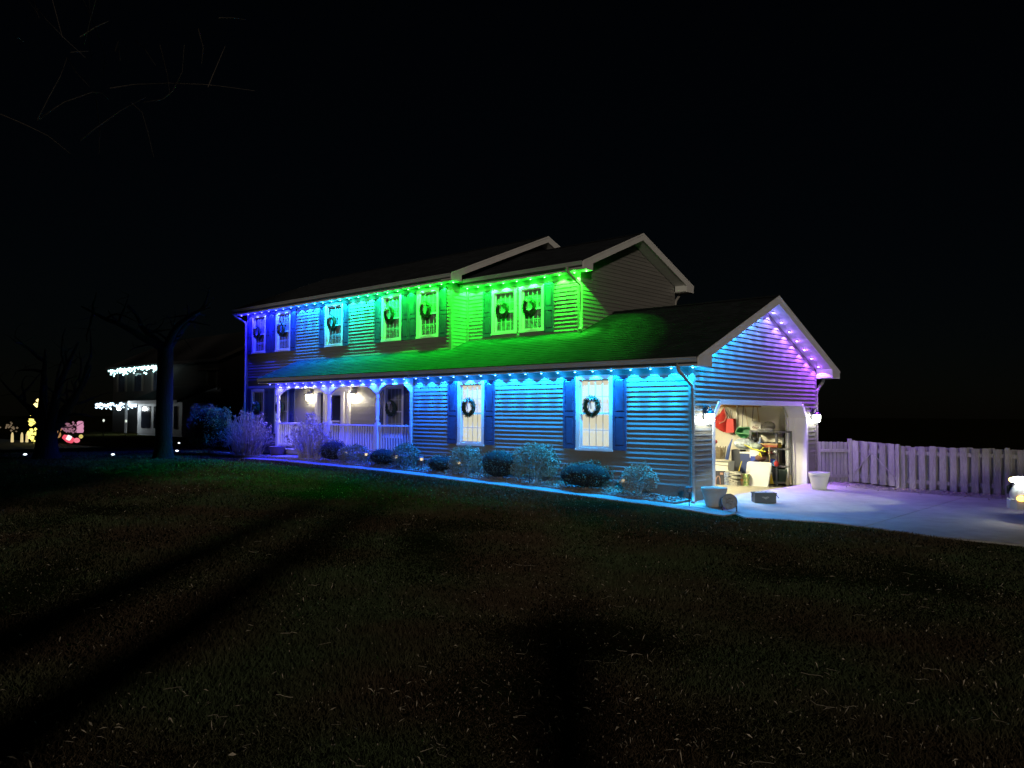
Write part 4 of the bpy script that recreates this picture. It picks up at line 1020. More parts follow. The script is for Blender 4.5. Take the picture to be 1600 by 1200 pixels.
m_ = MB(); m_.box(c[0]-.13,c[0]-.05,c[1]-.146,c[1]-.141,FZ+.16,FZ+.34); obj('paper_label', m_, cm('grey label',(.40,.40,.34)), t)
t = thing('dark_bin', 'plain dark green black bin at the right end under the shelf', 'storage bin', tuple(S(1226,.11))); c = S(1227,.11,WI-.35); m_ = MB(); m_.box(c[0]-.13,c[0]+.12,c[1]-.13,c[1]+.1,FZ+.112,FZ+.43); obj('bin', m_, cm('green black plastic',(.015,.03,.022)), t)
clutter('grey_sack', 'grey crumpled sack on the top shelf right of the white box', 'sack', S(1200,1.42,WI-.3)+np.array((0,0,.09)), (.16,.14,.12), cm('grey sack',(.20,.19,.15),noise=(12,.3)))
clutter('clear_bag', 'pale crumpled plastic bag along the top shelf edge', 'bag', S(1195,1.41,WI-.46)+np.array((0,0,.03)), (.22,.05,.04), cm('pale plastic',(.42,.41,.36),.3,noise=(20,.4)))
# broom
t = thing('broom', 'yellow handled broom standing head up by the shelving', 'broom', tuple(G(1202,742,WI-.62))); m_ = MB(); m_.tube([G(1202.5,742,WI-.60),G(1202,697,WI-.58)], .022, 8); obj('handle', m_, cm('cream yellow',(.70,.58,.25)), t)
a, b = G(1189,693.5,WI-.58), G(1216,695.5,WI-.58); m_ = MB(); m_.box(a[0],b[0],WI-.62,WI-.56,a[2]-.02,a[2]+.02); obj('head', m_, TAN, t)
m_ = MB(); m_.box(a[0]+.01,b[0]-.01,WI-.615,WI-.565,a[2]-.075,a[2]-.021); obj('bristles', m_, cm('red bristles',(.28,.06,.02)), t)
# white panel
t = thing('folding_table', 'big white rounded plastic table folded and leaning on the clutter', 'table', tuple(G(1184,760,5.05)))
yT = 5.05; a, b = G(1164,757,yT), G(1203,723,yT); zb_ = FZ; X0, X1, Z1 = a[0], b[0], b[2]; rr = .06; pts = []
for cx_, cz_, s0 in ((X1-rr,Z1-rr,0),(X0+rr+.02,Z1-rr,90),(X0+rr*.6,zb_+rr*.6,180),(X1-.05-rr*.6,zb_+rr*.6,270)):
    q_ = rr if s0 < 180 else rr*.6
    for k in range(5): an = math.radians(s0+22.5*k); pts.append((cx_+q_*math.cos(an), yT+.16*(cz_+q_*math.sin(an)), cz_+q_*math.sin(an)))
m_ = MB(); m_.prism(pts, (0,.045,0)); obj('table_top', m_, WHT, t)
m_ = MB(); cc = np.mean(np.array(pts),0); inn = [cc+(np.array(q_)-cc)*.93+np.array((0,-.006,0)) for q_ in pts]; k = len(pts); m_.add([np.array(q_)+np.array((0,-.001,0)) for q_ in pts]+inn, [(i,(i+1)%k,k+(i+1)%k,k+i) for i in range(k)]); obj('table_rim', m_, cm('bright white rim',(.78,.78,.74)), t)
m_ = MB(); m_.box(X0+.15,X0+.20,yT+.18,yT+.22,Z1+.001,Z1+.03); m_.box(X0+.36,X0+.40,yT+.18,yT+.22,Z1+.001,Z1+.03); obj('clip', m_, BLACKP, t)
# yellow hoses/poles behind the table
t = thing('yellow_ladder', 'narrow yellow folded poles right of the white table', 'poles', tuple(G(1206,758,5.3))); m_ = MB()
for px, tp in ((1203,722),(1205,735),(1207,741)): m_.tube([G(px+1,756,5.32), G(px-2.5,tp,5.30)], .016, 6)
obj('pole', m_, YEL, t)
# white cooler and bins behind
def simple(name, label, cat, pxs, pys, y, dep, material, lid=None):
    a, b = G(pxs[0],pys[1],y), G(pxs[1],pys[0],y); t = thing(name, label, cat, ((a[0]+b[0])/2,y,a[2])); m_ = MB(); q = [(a[0]+.01,y,a[2]),(b[0]-.01,y,a[2]),(b[0],y,b[2]),(a[0],y,b[2])]; m_.prism(q, (0,dep,0)); obj('body', m_, material, t)
    if lid: m_ = MB(); m_.box(a[0]-.012,b[0]+.012,y-.012,y+dep+.01,b[2]+.002,b[2]+.045); obj('lid', m_, lid, t)
    return t
simple('storage_bin', 'dark blue bin with a white lid behind the white table', 'storage bin', (1157,1172), (709,758), 5.45, .3, cm('navy bin',(.03,.05,.14)), WHT)
simple('white_bag', 'white plastic bag tied with yellow on the clutter heap', 'bag', (1171,1186), (700,715), 5.35, .2, cm('bright white bag',(.78,.78,.74)))
simple('blue_box', 'bright blue box behind the top of the white table', 'box', (1173,1181), (713,758), 5.32, .2, BLU)
clutter('brown_bundle', 'brown and maroon bundle right of the bright blue box', 'bundle', G(1188,716,5.34), (.14,.1,.09), cm('maroon brown',(.16,.07,.04),noise=(12,.4)))
t = thing('yellow_ribbon', 'bright yellow rope tied round the heap', 'rope', tuple(G(1188,705,5.25))); m_ = MB()
for a_, b_ in (((1177,702),(1189,705)),((1189,705),(1194,699)),((1188,705),(1190,714)),((1163,695),(1177,702)),((1189,705),(1186,712)),((1188,704),(1196,706))): m_.tube([G(*a_,5.26),(G(*a_,5.26)+G(*b_,5.26))/2+np.array((0,-.03,.015)),G(*b_,5.24)], .018, 5)
obj('rope', m_, cm('bright yellow',(.80,.74,.05)), t)
clutter('grey_tarp', 'pale blue grey crumpled tarpaulin on top of the heap', 'tarpaulin', G(1166,694,5.45), (.42,.22,.13), cm('tarp',(.40,.45,.46),.5,noise=(16,.35),bump=(14,1.0,.05)))
clutter('green_tarp', 'pale green crumpled sheet at the right of the heap', 'sheet', G(1181,697,5.36), (.22,.15,.10), cm('green sheet',(.42,.50,.40),.5,noise=(16,.35),bump=(16,1.0,.05)))
clutter('dark_hat', 'small black bundle on the crumpled tarpaulin', 'bundle', G(1179,687,5.5), (.06,.05,.05), BLACKP)
t = thing('spray_bottle', 'small blue grey bottle left of the yellow tool cases', 'bottle', tuple(G(1188,697,5.5))); m_ = MB(); m_.lathe(G(1188,697,5.5), [(.05,0),(.055,.10),(.02,.17),(.02,.2)], 10); obj('bottle', m_, cm('blue grey plastic',(.16,.22,.34)), t)
m_ = MB(); m_.lathe(G(1188,697,5.5)+np.array((0,0,.202)), [(.022,0),(.018,.03)], 8); obj('cap', m_, WHT, t)
simple('metal_cart', 'black metal cart frame under the heap', 'cart', (1143,1157), (703,758), 5.50, .3, DRK)
simple('black_bin', 'dark bin behind the left of the white table', 'storage bin', (1156,1170), (722,758), 5.60, .25, cm('charcoal bin',(.05,.05,.05)))
t = thing('beach_umbrella', 'furled blue beach umbrella leaning on the heap', 'umbrella', tuple(G(1137,716,5.4))); m_ = MB(); m_.tube([G(1135.5,718,5.35),G(1139,700,5.4),G(1144,686,5.5)], [.05,.045,.012], 8); obj('canopy', m_, cm('faded blue',(.10,.16,.42)), t); m_ = MB(); m_.tube([G(1144,686,5.5),G(1146.5,678,5.55)], .01, 6); obj('pole', m_, WHT, t)
t = thing('wire_basket', 'tall brown wire basket roll by the left garage jamb', 'basket', tuple(G(1123,716,5.2))); m_ = MB(); c = G(1123,717,5.25)
for k in range(9): m_.lathe(c+np.array((0,0,.035*k)), [(.15+.004*k,0),(.155+.004*k,.012),(.15+.004*k,.018)], 14, cap=False)
for k in range(14): an = k*6.283/14; m_.tube([c+np.array((.15*math.cos(an),.15*math.sin(an),0)),c+np.array((.19*math.cos(an),.19*math.sin(an),.34))], .008, 4)
obj('wire', m_, cm('brown wire',(.24,.19,.10)), t); m_ = lumpy(c+np.array((0,0,.16)), (.13,.13,.16)); obj('contents', m_, cm('dry contents',(.16,.13,.07),noise=(14,.5)), t)
clutter('red_bundle', 'small dark red bundle above the wire basket at the jamb', 'bundle', G(1117,690,5.3), (.07,.06,.06), cm('brick red',(.34,.05,.03)))
t = simple('cooler', 'cream folding seat with black piping on the black carton', 'camp seat', (1116,1139), (721,735), 4.95, .3, cm('cream vinyl',(.72,.69,.54)))
m_ = MB(); a, b = G(1117,733,4.94), G(1138,722,4.94); m_.tube([a,(a[0],4.94,b[2]),b,(b[0],4.94,a[2])], .012, 5); m_.tube([(a[0],4.94,(a[2]+b[2])/2+.02),(b[0],4.94,(a[2]+b[2])/2)], .008, 5); obj('piping', m_, BLACKP, t)
t = simple('product_carton', 'black product carton with a pale arch picture by the left jamb', 'carton', (1116.5,1131), (736.5,760.5), 4.80, .25, CARD)
m_ = MB(); o_ = [G(px,py,4.797) for px,py in ((1118.5,757),(1119,748),(1121,744),(1123.5,744),(1125,748),(1125.5,757))]; m_.tube(o_, .012, 4); m_.box(*sorted((G(1125,741,4.797)[0],G(1130,741,4.797)[0])),4.795,4.799,*sorted((G(1125,741.5,4.797)[2],G(1130,738.5,4.797)[2]))); obj('printed_picture', m_, cm('copper print',(.40,.22,.14)), t)
t = simple('product_carton', 'blue and white product carton right of the black one', 'carton', (1131.5,1138.8), (738,760.5), 4.80, .25, cm('pale blue card',(.50,.58,.70),noise=(18,.6),col2=(.05,.08,.22)))
t = simple('product_carton', 'small green and yellow printed carton left of the white table', 'carton', (1161,1168), (741,760), 4.95, .15, cm('green yellow card',(.20,.50,.12),noise=(14,.5),col2=(.62,.55,.25)))
t = simple('product_carton', 'orange topped small carton right of the newspapers', 'carton', (1157,1161.5), (741,759.5), 4.97, .15, cm('orange card',(.60,.24,.06),noise=(9,.3),col2=(.45,.48,.40)))
t = thing('newspaper_pile', 'slumped pile of folded grey newspapers on the garage floor', 'newspapers', tuple(G(1148,760,4.85)))
for k in range(8):
    p_ = G(1148+random.uniform(-3,3), 758-2.9*k, 4.92); m_ = MB(); an = random.uniform(-.3,.3); tl = random.uniform(-.35,.1)
    m_.obox(p_, np.array((.17*math.cos(tl),0,.17*math.sin(tl))), np.array((0,.12,0)), np.array((-.017*math.sin(tl),0,.017))); obj('newspaper', m_, cm('newsprint',(.42,.40,.33),noise=(22,.35)), t)
t = thing('paint_stick', 'short yellow stick poking out above the newspapers', 'stick', tuple(G(1155,735,4.9))); m_ = MB(); m_.tube([G(1154.5,736,4.92),G(1159,720.5,4.95)], .012, 5); obj('stick', m_, YEL, t)
t = thing('bed_slats', 'pale wooden laths leaning at the right end of the shelving', 'timber', tuple(G(1232,758,5.45)))
for a_, b_ in (((1229,757),(1234,716)),((1231,758),(1236,728)),((1234,756),(1235.5,700)),((1230,760),(1238,746)),((1236,757),(1233,705))): m_ = MB(); m_.bar(G(*a_,5.50), G(*b_,5.62), .05, .018, (0,1,0)); obj('lath', m_, cm('lath wood',(.36,.31,.20)), t)

# ------------------------------------------------------------------ fence
FY = 7.0
bd = mesh_from('fence_board', *(lambda q: (q.v, q.f))(MB().prism([(-.072,0,0),(.072,0,0),(.072,0,1.03),(.058,0,1.05),(-.058,0,1.05),(-.072,0,1.03)], (0,.016,0))), WOOD)
pst = mesh_from('fence_post', *(lambda q: (q.v, q.f))(MB().box(-.045,.045,-.045,.045,0,1.1)), WOOD)
fence = thing('wooden_fence', 'weathered grey shadowbox board fence beyond the driveway', 'fence', (4, FY, 0))
X = 1.86
while X < 13.2:
    inst('fence_board', bd, (X, FY-.042+random.uniform(-.004,.004), gz(X)+.01+random.uniform(-.02,.015)), fence, (0,random.uniform(-.012,.012),0), (random.uniform(.94,1.03),1,random.uniform(.985,1.01)))
    inst('fence_board', bd, (X-.115+random.uniform(-.01,.01), FY+.024, gz(X)+.03), fence, (0,random.uniform(-.012,.012),0), (random.uniform(.94,1.03),1,random.uniform(.97,1.0))); X += .228
for X in (1.76, 4.12, 6.5, 8.9, 11.3, 13.3): inst('fence_post', pst, (X, FY-.02 if X > 2 else FY-.05, gz(X)+.0), fence)
for zz in (.16,.86):
    m_ = MB(); m_.box(1.82,13.3,FY-.025,FY+.023,zz-.06,zz+.03); obj('rail', m_, WOOD, fence)
gate = thing('fence_gate', 'narrow board gate with diagonal braces in the wooden fence', 'gate', (1.15, FY, 0))
for k, X in enumerate((.71,.93,1.15,1.37,1.585)):
    inst('fence_board', bd, (X+.03, FY-.042, gz(X)+.05), gate, (0,random.uniform(-.01,.01),0))
    inst('fence_board', bd, (X-.075, FY+.024, gz(X)+.06), gate)
m_ = MB()
for zz in (.20,.86): m_.box(.64,1.70,FY-.025,FY+.023,zz-.04,zz+.04)
obj('rail', m_, WOOD, gate)
for a_, b_ in (((.68,FY-.02,.24),(1.12,FY-.02,.82)),((1.14,FY-.02,.82),(1.66,FY-.02,.24))): m_ = MB(); m_.bar(a_, b_, .03, .075, (0,1,0)); obj('brace', m_, WOOD, gate)
side = thing('wooden_fence', 'short run of narrow looking fence boards angled from the house corner to the gate', 'fence', (.3, 6.7, 0))
inst('fence_post', pst, (.58, FY-.01, .02), side, (0,0,.7), (1,1,1.04)); dx, dy = .02-.55, 6.30-6.97; L_ = math.hypot(dx,dy); an = math.atan2(dy,dx)
for k in range(8): f_ = (k+.6)/8.2; inst('fence_board', bd, (.55+dx*f_, 6.95+dy*f_, .03+random.uniform(-.015,.015)), side, (0,0,an+math.pi), (.62,1,1))
for zz in (.2,.86): m_ = MB(); m_.bar((.55+.03,6.97+.03,zz), (.02+.04,6.34,zz), .05, .08); obj('rail', m_, WOOD, side)

# ------------------------------------------------------------------ car nosing in from the right
CARW = mat('white car paint', (.62,.62,.62), .18, spec=.6); TYRE = mat('tyre rubber', (.02,.02,.02), .8); CGL = mat('car glass', (.015,.018,.02), .05, spec=.7)
CX, CY0, CY1 = 5.02, 1.62, 3.46; CZ = gz(6)+DZ
car = thing('parked_car', 'pale car nosing into the picture with headlamp and amber lamp glowing', 'car', (CX+2.3, (CY0+CY1)/2, CZ))
prof = [(.02,.30),(.0,.48),(.06,.62),(.16,.74),(.55,.86),(1.20,.96),(1.75,1.40),(2.2,1.58),(3.4,1.60),(4.2,1.50),(4.55,1.05),(4.62,.55),(4.55,.30)]
secs = [(0,.34,.90),(.04,.22,.95),(.12,.09,.98),(.28,.02,1),(.5,0,1),(.72,.02,1),(.88,.09,.98),(.96,.22,.95),(1,.34,.90)]
m_ = MB(); n = len(prof)
for tt, inset, sc_ in secs:
    yy = CY0+(CY1-CY0)*tt
    for (u, z_) in prof:
        uu = 2.31+(u-2.31)*(1-inset*.42); tum = .12*max(0,(z_-.95)/.65); ym = yy + (tum if tt < .5 else -tum if tt > .5 else 0); zz = .30+(z_-.30)*(sc_ if z_ > .9 else 1)
        m_.v.append((CX+uu, ym, CZ+zz))
for i in range(len(secs)-1):
    for j in range(n): m_.f.append((i*n+j, i*n+(j+1)%n, (i+1)*n+(j+1)%n, (i+1)*n+j))
m_.f.append(tuple(range(n))); m_.f.append(tuple(range((len(secs)-1)*n, len(secs)*n))[::-1]); m_.smooth = [True]*len(m_.f); obj('body', m_, CARW, car)
m_ = MB(); m_.prism([(CX+1.35,CY0-.004+.07,CZ+1.0),(CX+3.9,CY0-.004+.07,CZ+1.02),(CX+3.7,CY0+.085,CZ+1.40),(CX+1.85,CY0+.085,CZ+1.38)], (0,.02,0)); obj('side_window', m_, CGL, car)
def rrect(x0, x1, y0, y1, r_, z):
    return [(cx_+r_*math.cos(math.radians(q_)), cy_+r_*math.sin(math.radians(q_)), z) for cx_, cy_, s0 in ((x1-r_,y1-r_,0),(x0+r_,y1-r_,90),(x0+r_,y0+r_,180),(x1-r_,y0+r_,270)) for q_ in (s0, s0+22, s0+45, s0+68, s0+90)]
m_ = MB(); m_.prism(rrect(CX+.02, CX+4.60, CY0-.008, CY1+.008, .33, CZ+.24), (0,0,.16)); obj('bumper', m_, CARW, car)
for ux_ in (.92, 3.65):
    for yy, s_ in ((CY0,1),(CY1,-1)):
        c = np.array((CX+ux_, yy+s_*.09, CZ+.335)); m_ = MB(); ring = []
        for (r_, h_) in ((.20,-.09),(.30,-.10),(.335,-.07),(.335,.07),(.30,.10),(.2,.09)): ring += [c+np.array((r_*math.cos(6.283*k/22), s_*h_, r_*math.sin(6.283*k/22))) for k in range(22)]
        m_.add(ring, [(i*22+k,i*22+(k+1)%22,(i+1)*22+(k+1)%22,(i+1)*22+k) for i in range(5) for k in range(22)], True); wh = obj('wheel', m_, TYRE, car)
        m_ = MB(); m_.add([c+np.array((.2*math.cos(6.283*k/22), -s_*.085, .2*math.sin(6.283*k/22))) for k in range(22)], [tuple(range(22))])
        for k in range(5): q_ = k*6.283/5; m_.bar(c+np.array((0,-s_*.09,0)), c+np.array((.19*math.cos(q_),-s_*.09,.19*math.sin(q_))), .03, .02)
        obj('rim', m_, MTLW, wh)
HEAD = emat('headlamp glow', (.88,1.0,.93), 26.0); AMB = emat('amber lamp glow', (1.0,.42,.04), 12.0)
for yy, s_ in ((CY0,1),(CY1,-1)):
    m_ = MB(); m_.ball((CX+.26, yy+s_*.10, CZ+.735), (.15,.085,.062), 12, 7); obj('headlight', m_, HEAD, car)
    m_ = MB(); m_.ball((CX+.135, yy+s_*.135, CZ+.735), (.05,.05,.045), 8, 5); obj('side_marker', m_, emat('marker glow',(1,.75,.2),3.0), car)
    m_ = MB(); m_.ball((CX+.30, yy+s_*.012, CZ+.43), (.075,.035,.05), 10, 6); obj('indicator_lamp', m_, AMB, car)
    hl = bpy.data.lights.new('headlight_beam', 'SPOT'); hl.energy = 330.0; hl.color = (.84,1.0,.80); hl.spot_size = math.radians(21); hl.spot_blend = .35; hl.shadow_soft_size = .05
    ho = bpy.data.objects.new('headlight_beam', hl); COL.objects.link(ho); ho.parent = car; ho.location = (CX+.02-(CX+2.3), yy+s_*.18-(CY0+CY1)/2, .735)
    ho.scale = (2.5, 1, 1); ho.rotation_euler = Vector((-1, s_*-.02, -math.tan(math.radians(8.6)))).to_track_quat('-Z','Y').to_euler()
m_ = MB(); m_.box(CX-.012,CX+.02,CY0+.5,CY1-.5,CZ+.46,CZ+.60); obj('grille', m_, BLACKP, car)

# ------------------------------------------------------------------ trees
def branch_path(p, d, L, n, wob, grav=0.0):
    pts = [np.array(p, float)]; d = np.array(d, float); d /= np.linalg.norm(d)
    for _ in range(n):
        d = d + rng.normal(0, wob, 3) + np.array((0,0,grav)); d /= np.linalg.norm(d); pts.append(pts[-1]+d*L/n)
    return pts
def tree(label, X, Y, r, H, forks, fork_h, spread, name='bare_tree', z=None, sub=6):
    z = gz(X) if z is None else z; t = thing(name, label, 'tree', (X,Y,z), 'dark bare trees')
    tr_ = MB(); top = np.array((X,Y,z+fork_h)); tr_.tube([(X,Y,z-.1),(X,Y,z+.1),(X,Y,z+.4),tuple(top)], [r*1.7,r*1.35,r*1.1,r], 12); obj('trunk', tr_, BARK, t)
    br = MB(); tg = MB()
    for k in range(forks):
        a = 6.283*k/forks + random.uniform(-.4,.4); d = (math.cos(a)*spread, math.sin(a)*spread, 1)
        p = branch_path(top-np.array((0,0,.08)), d, H*random.uniform(.75,1.1), 7, .12); br.tube(p, list(np.linspace(r*.62, r*.10, 8)), 7)
        for _ in range(sub):
            i = random.randint(1,6); q = branch_path(p[i], rng.normal(0,1,3)*.8+np.array((0,0,.4)), H*random.uniform(.2,.5), 5, .2); br.tube(q, list(np.linspace(r*.2, r*.04, 6)), 5, False)
            for _ in range(3): w_ = branch_path(q[random.randint(1,5)], rng.normal(0,1,3), H*random.uniform(.08,.22), 4, .25, -.05); tg.tube(w_, list(np.linspace(.012,.004,5)), 3, False)
    obj('branch', br, BARK, t); obj('twigs', tg, BARK, t, 'stuff'); return t
tree('dark forked tree standing on the far left lawn before the holiday lights', -20.3, -5.4, .30, 3.4, 5, .9, .75)
tree('dark tree with a thick straight trunk before the neighbouring house lights', -17.75, -2.75, .24, 2.6, 4, 3.6, 1.1)
# the near tree whose outer twigs reach into the top left corner
t = thing('bare_tree', 'near bare tree whose thin outer twigs hang into the top left corner', 'tree', (4.9,-16.9,gz(4.9)), 'dark bare trees')
m_ = MB(); m_.tube([(4.9,-16.9,-.2),(4.9,-16.9,.3),(4.88,-16.85,1.5),(4.8,-16.7,3.0)], [.42,.34,.30,.27], 14); obj('trunk', m_, BARK, t)
m_ = MB(); tips = [(1.6,-12.2,5.6),(.6,-13.0,6.2),(2.6,-12.9,6.6),(4.0,-19.5,6.5),(7.0,-18.5,6.4)]
limbs = []
for e_ in tips:
    a = np.array((4.8,-16.7,2.9)); b = np.array(e_); md = (a+b)/2+np.array((0,0,.7)); p = [(1-u)**2*a+2*u*(1-u)*md+u*u*b for u in np.linspace(0,1,9)]; limbs.append(p); m_.tube(p, list(np.linspace(.17,.02,9)), 8)
obj('branch', m_, BARK, t)
def dp(px, py, dep): return CAM + ray(px, py)/FPX*dep
tg = MB()
near = [[(58,188),(100,160),(145,144),(160,146),(170,156)],[(58,188),(75,155),(95,118),(105,90),(118,112),(140,136)],[(125,220),(150,200),(190,172),(228,152)],[(172,138),(210,132),(265,130),(320,132),(355,136),(398,142)],[(225,160),(255,155),(270,142),(285,112),(288,70)],[(0,178),(40,195),(75,212),(110,240)],[(110,82),(138,80)],[(342,28),(365,28),(383,31)],[(125,58),(150,42),(170,33)],[(212,64),(225,75),(243,102)],[(25,58),(38,65)],[(180,80),(185,65),(188,95)],[(325,136),(340,100),(352,72)],[(250,70),(262,118),(266,150)],[(205,160),(222,175),(232,210),(240,245)],[(150,155),(156,200),(155,240)],[(310,45),(318,75),(315,100)]]
for q in near:
    dep = random.uniform(5.6,7.2); p = [dp(px,py,dep+.12*i) for i,(px,py) in enumerate(q)]; tg.tube(p, list(np.linspace(.0050,.0026,len(p))), 4, False)
for _ in range(140):
    l_ = limbs[random.choice((0,0,1,2))]; s_ = l_[random.randint(4,8)] + rng.normal(0,.35,3); p = branch_path(s_, (random.gauss(0,.5),random.gauss(0,.5),-.6), random.uniform(.5,1.3), 6, .18, -.12); tg.tube(p, list(np.linspace(.0035,.0018,7)), 3, False)
obj('twigs', tg, TWIG, t, 'stuff')
t = thing('bare_tree', 'second near bare trunk standing out of the picture at the left', 'tree', (6.25,-16.6,gz(6.2)), 'dark bare trees')
m_ = MB(); m_.tube([(6.25,-16.6,-.2),(6.25,-16.6,.3),(6.2,-16.65,2.0),(6.1,-16.8,4.5)], [.40,.32,.27,.2], 12); obj('trunk', m_, BARK, t)
m_ = MB()
for e_ in ((4.6,-18.6,7.5),(7.6,-18.2,7.5),(6.0,-16.0,8.0)): a = np.array((6.1,-16.8,4.4)); m_.tube([a,(a+np.array(e_))/2+np.array((0,0,.4)),e_], [.16,.10,.03], 7)
obj('branch', m_, BARK, t)

# evergreens added out of view to shade the left side from the street light
cn = MB()
for k in range(46):
    z = .6 + 13.2*(k/45); R_ = 3.3*(1-k/46)**.85 + .12
    for j in range(64):
        a = random.random()*6.283; q = np.array((math.cos(a)*R_, math.sin(a)*R_, z - R_*.28)); d = np.array((math.cos(a), math.sin(a), -.3)); s_ = np.array((-math.sin(a), math.cos(a), random.uniform(-.3,.3)))*random.uniform(.14,.30)
        b_ = np.array((0,0,z+.15)) + d*R_*random.uniform(.0,.3); cn.add([b_, q*.75+b_*.25+s_, q*random.uniform(.92,1.05)+np.array((0,0,0)), q*.75+b_*.25-s_], [(0,1,2,3)])
needles = mesh_from('crown', cn.v, cn.f, mat('dark evergreen needles', (.03,.045,.025), .8, noise=(3,.3)))
q_ = MB().tube([(0,0,-.1),(0,0,6.0),(0,0,12.8)], [.26,.18,.05], 10); ctr = mesh_from('trunk', q_.v, q_.f, BARK, q_.smooth)
for X, Y, lb in ((4.4,-28.5,'added shading evergreen behind the camera nearest the picture taker'),(.2,-27.6,'second added shading evergreen behind the camera from the picture taker'),(-4.2,-28.6,'third added shading evergreen in the row behind the camera'),(-9.0,-28.0,'fourth added shading evergreen in the row behind the camera'),(-14.2,-28.8,'fifth added shading evergreen in the row behind the camera'),(-20.0,-28.2,'sixth added shading evergreen in the row behind the camera'),(-26.2,-28.6,'farthest added shading evergreen in the row behind the camera')):
    t = thing('shade_evergreen', lb, 'tree', (X,Y,gz(X)), 'unseen evergreens added for shade'); inst('crown', needles, (X,Y,gz(X)), t, (0,0,random.random()*6), (1.25,1.25,1.4)); inst('trunk', ctr, (X,Y,gz(X)), t, (0,0,0), (1.25,1.25,1.4))

# ------------------------------------------------------------------ neighbouring house and holiday displays, far left
NB = mat('dark neighbouring siding', (.020,.018,.016), .7, noise=(3,.15)); NBW = mat('neighbouring white siding', (.40,.41,.42), .6, noise=(4,.1)); NBT = mat('dim trim', (.07,.062,.05), .6); NBR = mat('neighbouring roof', (.014,.013,.013), .95)
nb = thing('neighbouring_house', 'dark neighbouring house with gables seen behind the left end of the lit house', 'house', (-46,12,.28))
ny = 10.0
m_ = MB(); m_.box(-55.5,-38.7,ny,ny+9,.2,5.0); m_.prism([(-38.7,ny,5.0),(-38.7,ny+9,5.0),(-38.7,ny+4.5,7.2)], (-16.8,0,0)); obj('wall', m_, NB, nb)
m_ = MB(); m_.prism([(-56,ny-.45,4.95),(-56,ny-.45,5.15),(-56,ny+4.5,7.55),(-56,ny+9.4,5.15),(-56,ny+9.4,4.95),(-56,ny+4.5,7.35)], (17.6,0,0)); rf = obj('roof', m_, NBR, nb)
m_ = MB(); m_.bar((-38.35,ny-.45,5.05),(-38.35,ny+4.5,7.42),.04,.2); m_.bar((-38.35,ny+9.4,5.05),(-38.35,ny+4.5,7.42),.04,.2); obj('rake_board', m_, NBT, rf)
m_ = MB(); m_.box(-46.0,-39.55,ny-2.0,ny-.01,.2,2.35); obj('porch_wall', m_, NBW, nb)
for k in range(18): pass
m_ = MB()
for k in range(20): zz = .4+.1*k; m_.box(-46.0,-39.55,ny-2.022,ny-2.0,zz,zz+.085)
obj('clapboard', m_, NBW, nb, 'stuff')
m_ = MB(); m_.prism([(-46.4,ny-2.5,2.36),(-46.4,ny-2.5,2.5),(-46.4,ny+.0,3.55),(-46.4,ny+.0,3.35)], (7.2,0,0)); obj('porch_roof', m_, NBR, nb)
m_ = MB(); m_.box(-46.4,-39.2,ny-2.53,ny-2.5,2.30,2.52); obj('fascia', m_, NBW, nb)
for a, b in ((-45.4,-44.0),(-43.5,-43.1),(-42.2,-41.0),(-40.6,-40.2)): m_ = MB(); m_.box(a,b,ny-2.05,ny-2.025,.75,2.15); obj('window', m_, DGLASS, nb)
m_ = MB(); m_.box(-48.9,-48.4,ny-.08,ny-.02,.8,2.3); obj('window', m_, emat('far lit window',(1.0,.62,.30),1.1), nb).__setitem__('label','narrow warm lit window')
m_ = MB(); m_.box(-50.3,-49.2,ny-.10,ny-.02,.3,2.35); obj('front_door', m_, NBW, nb)
m_ = MB(); m_.box(-51.0,-50.85,ny-.9,ny-.75,.25,2.4); m_.box(-48.2,-48.05,ny-.9,ny-.75,.25,2.4); m_.box(-51.2,-47.9,ny-1.0,ny-.0,2.4,2.5); obj('porch_post', m_, NBW, nb)
for X0_ in (-48.3,-51.5,-54.4):
    m_ = MB(); m_.box(X0_,X0_+1.2,ny-.05,ny-.01,3.3,4.6); wn = obj('window', m_, DGLASS, nb); m_ = MB(); obj('window_shutter', m_.box(X0_-.3,X0_,ny-.06,ny-.01,3.3,4.6), NBT, wn); obj('window_shutter', MB().box(X0_+1.2,X0_+1.5,ny-.06,ny-.01,3.3,4.6), NBT, wn)
m_ = MB(); m_.box(-38.69,-38.66,ny+2.2,ny+3.2,3.3,4.5); obj('window', m_, DGLASS, nb); m_ = MB(); m_.box(-40.9,-38.9,ny-.5,ny-.05,4.42,4.55); m_.box(-40.5,-40.3,ny-.06,ny-.01,3.2,4.4); m_.box(-39.2,-39.0,ny-.06,ny-.01,3.2,4.4); obj('window_trim', m_, NBT, nb)
t = thing('porch_fill_lamp', 'lamp added behind the thick trunk to light the porch wall of the neighbouring house', 'lamp', (-46.9,ny-2.6,2.25)); obj('globe', MB().ball((-46.9,ny-2.9,2.0),(.10,.10,.12),10,7), emat('neighbour porch fill glow', (.85,.95,1.0), 420.0), t); obj('bracket', MB().tube([(-46.9,ny-2.9,2.13),(-46.9,ny-2.9,2.3),(-46.4,ny-2.5,2.42)], .02, 5), BLACKP, t)  # fill lamp added behind the trunk to brighten the white porch wall
def bulbs(name, label, cat, pts, r_, material, group=None):
    t = thing(name, label, cat, tuple(pts[0]), group); b = MB()
    for p in pts: b.add([p+np.array(v)*r_*random.uniform(.7,1.3) for v in ((1,0,0),(-1,0,0),(0,1,0),(0,-1,0),(0,0,1),(0,0,-1))], [(0,2,4),(2,1,4),(1,3,4),(3,0,4),(2,0,5),(1,2,5),(3,1,5),(0,3,5)])
    obj('bulbs', b, material, t, 'stuff'); return t
ICE = emat('icy bulbs', (.62,.85,1.0), 3.2, False); ICE2 = emat('icy teal bulbs', (.60,1.0,1.0), 3.2, False)
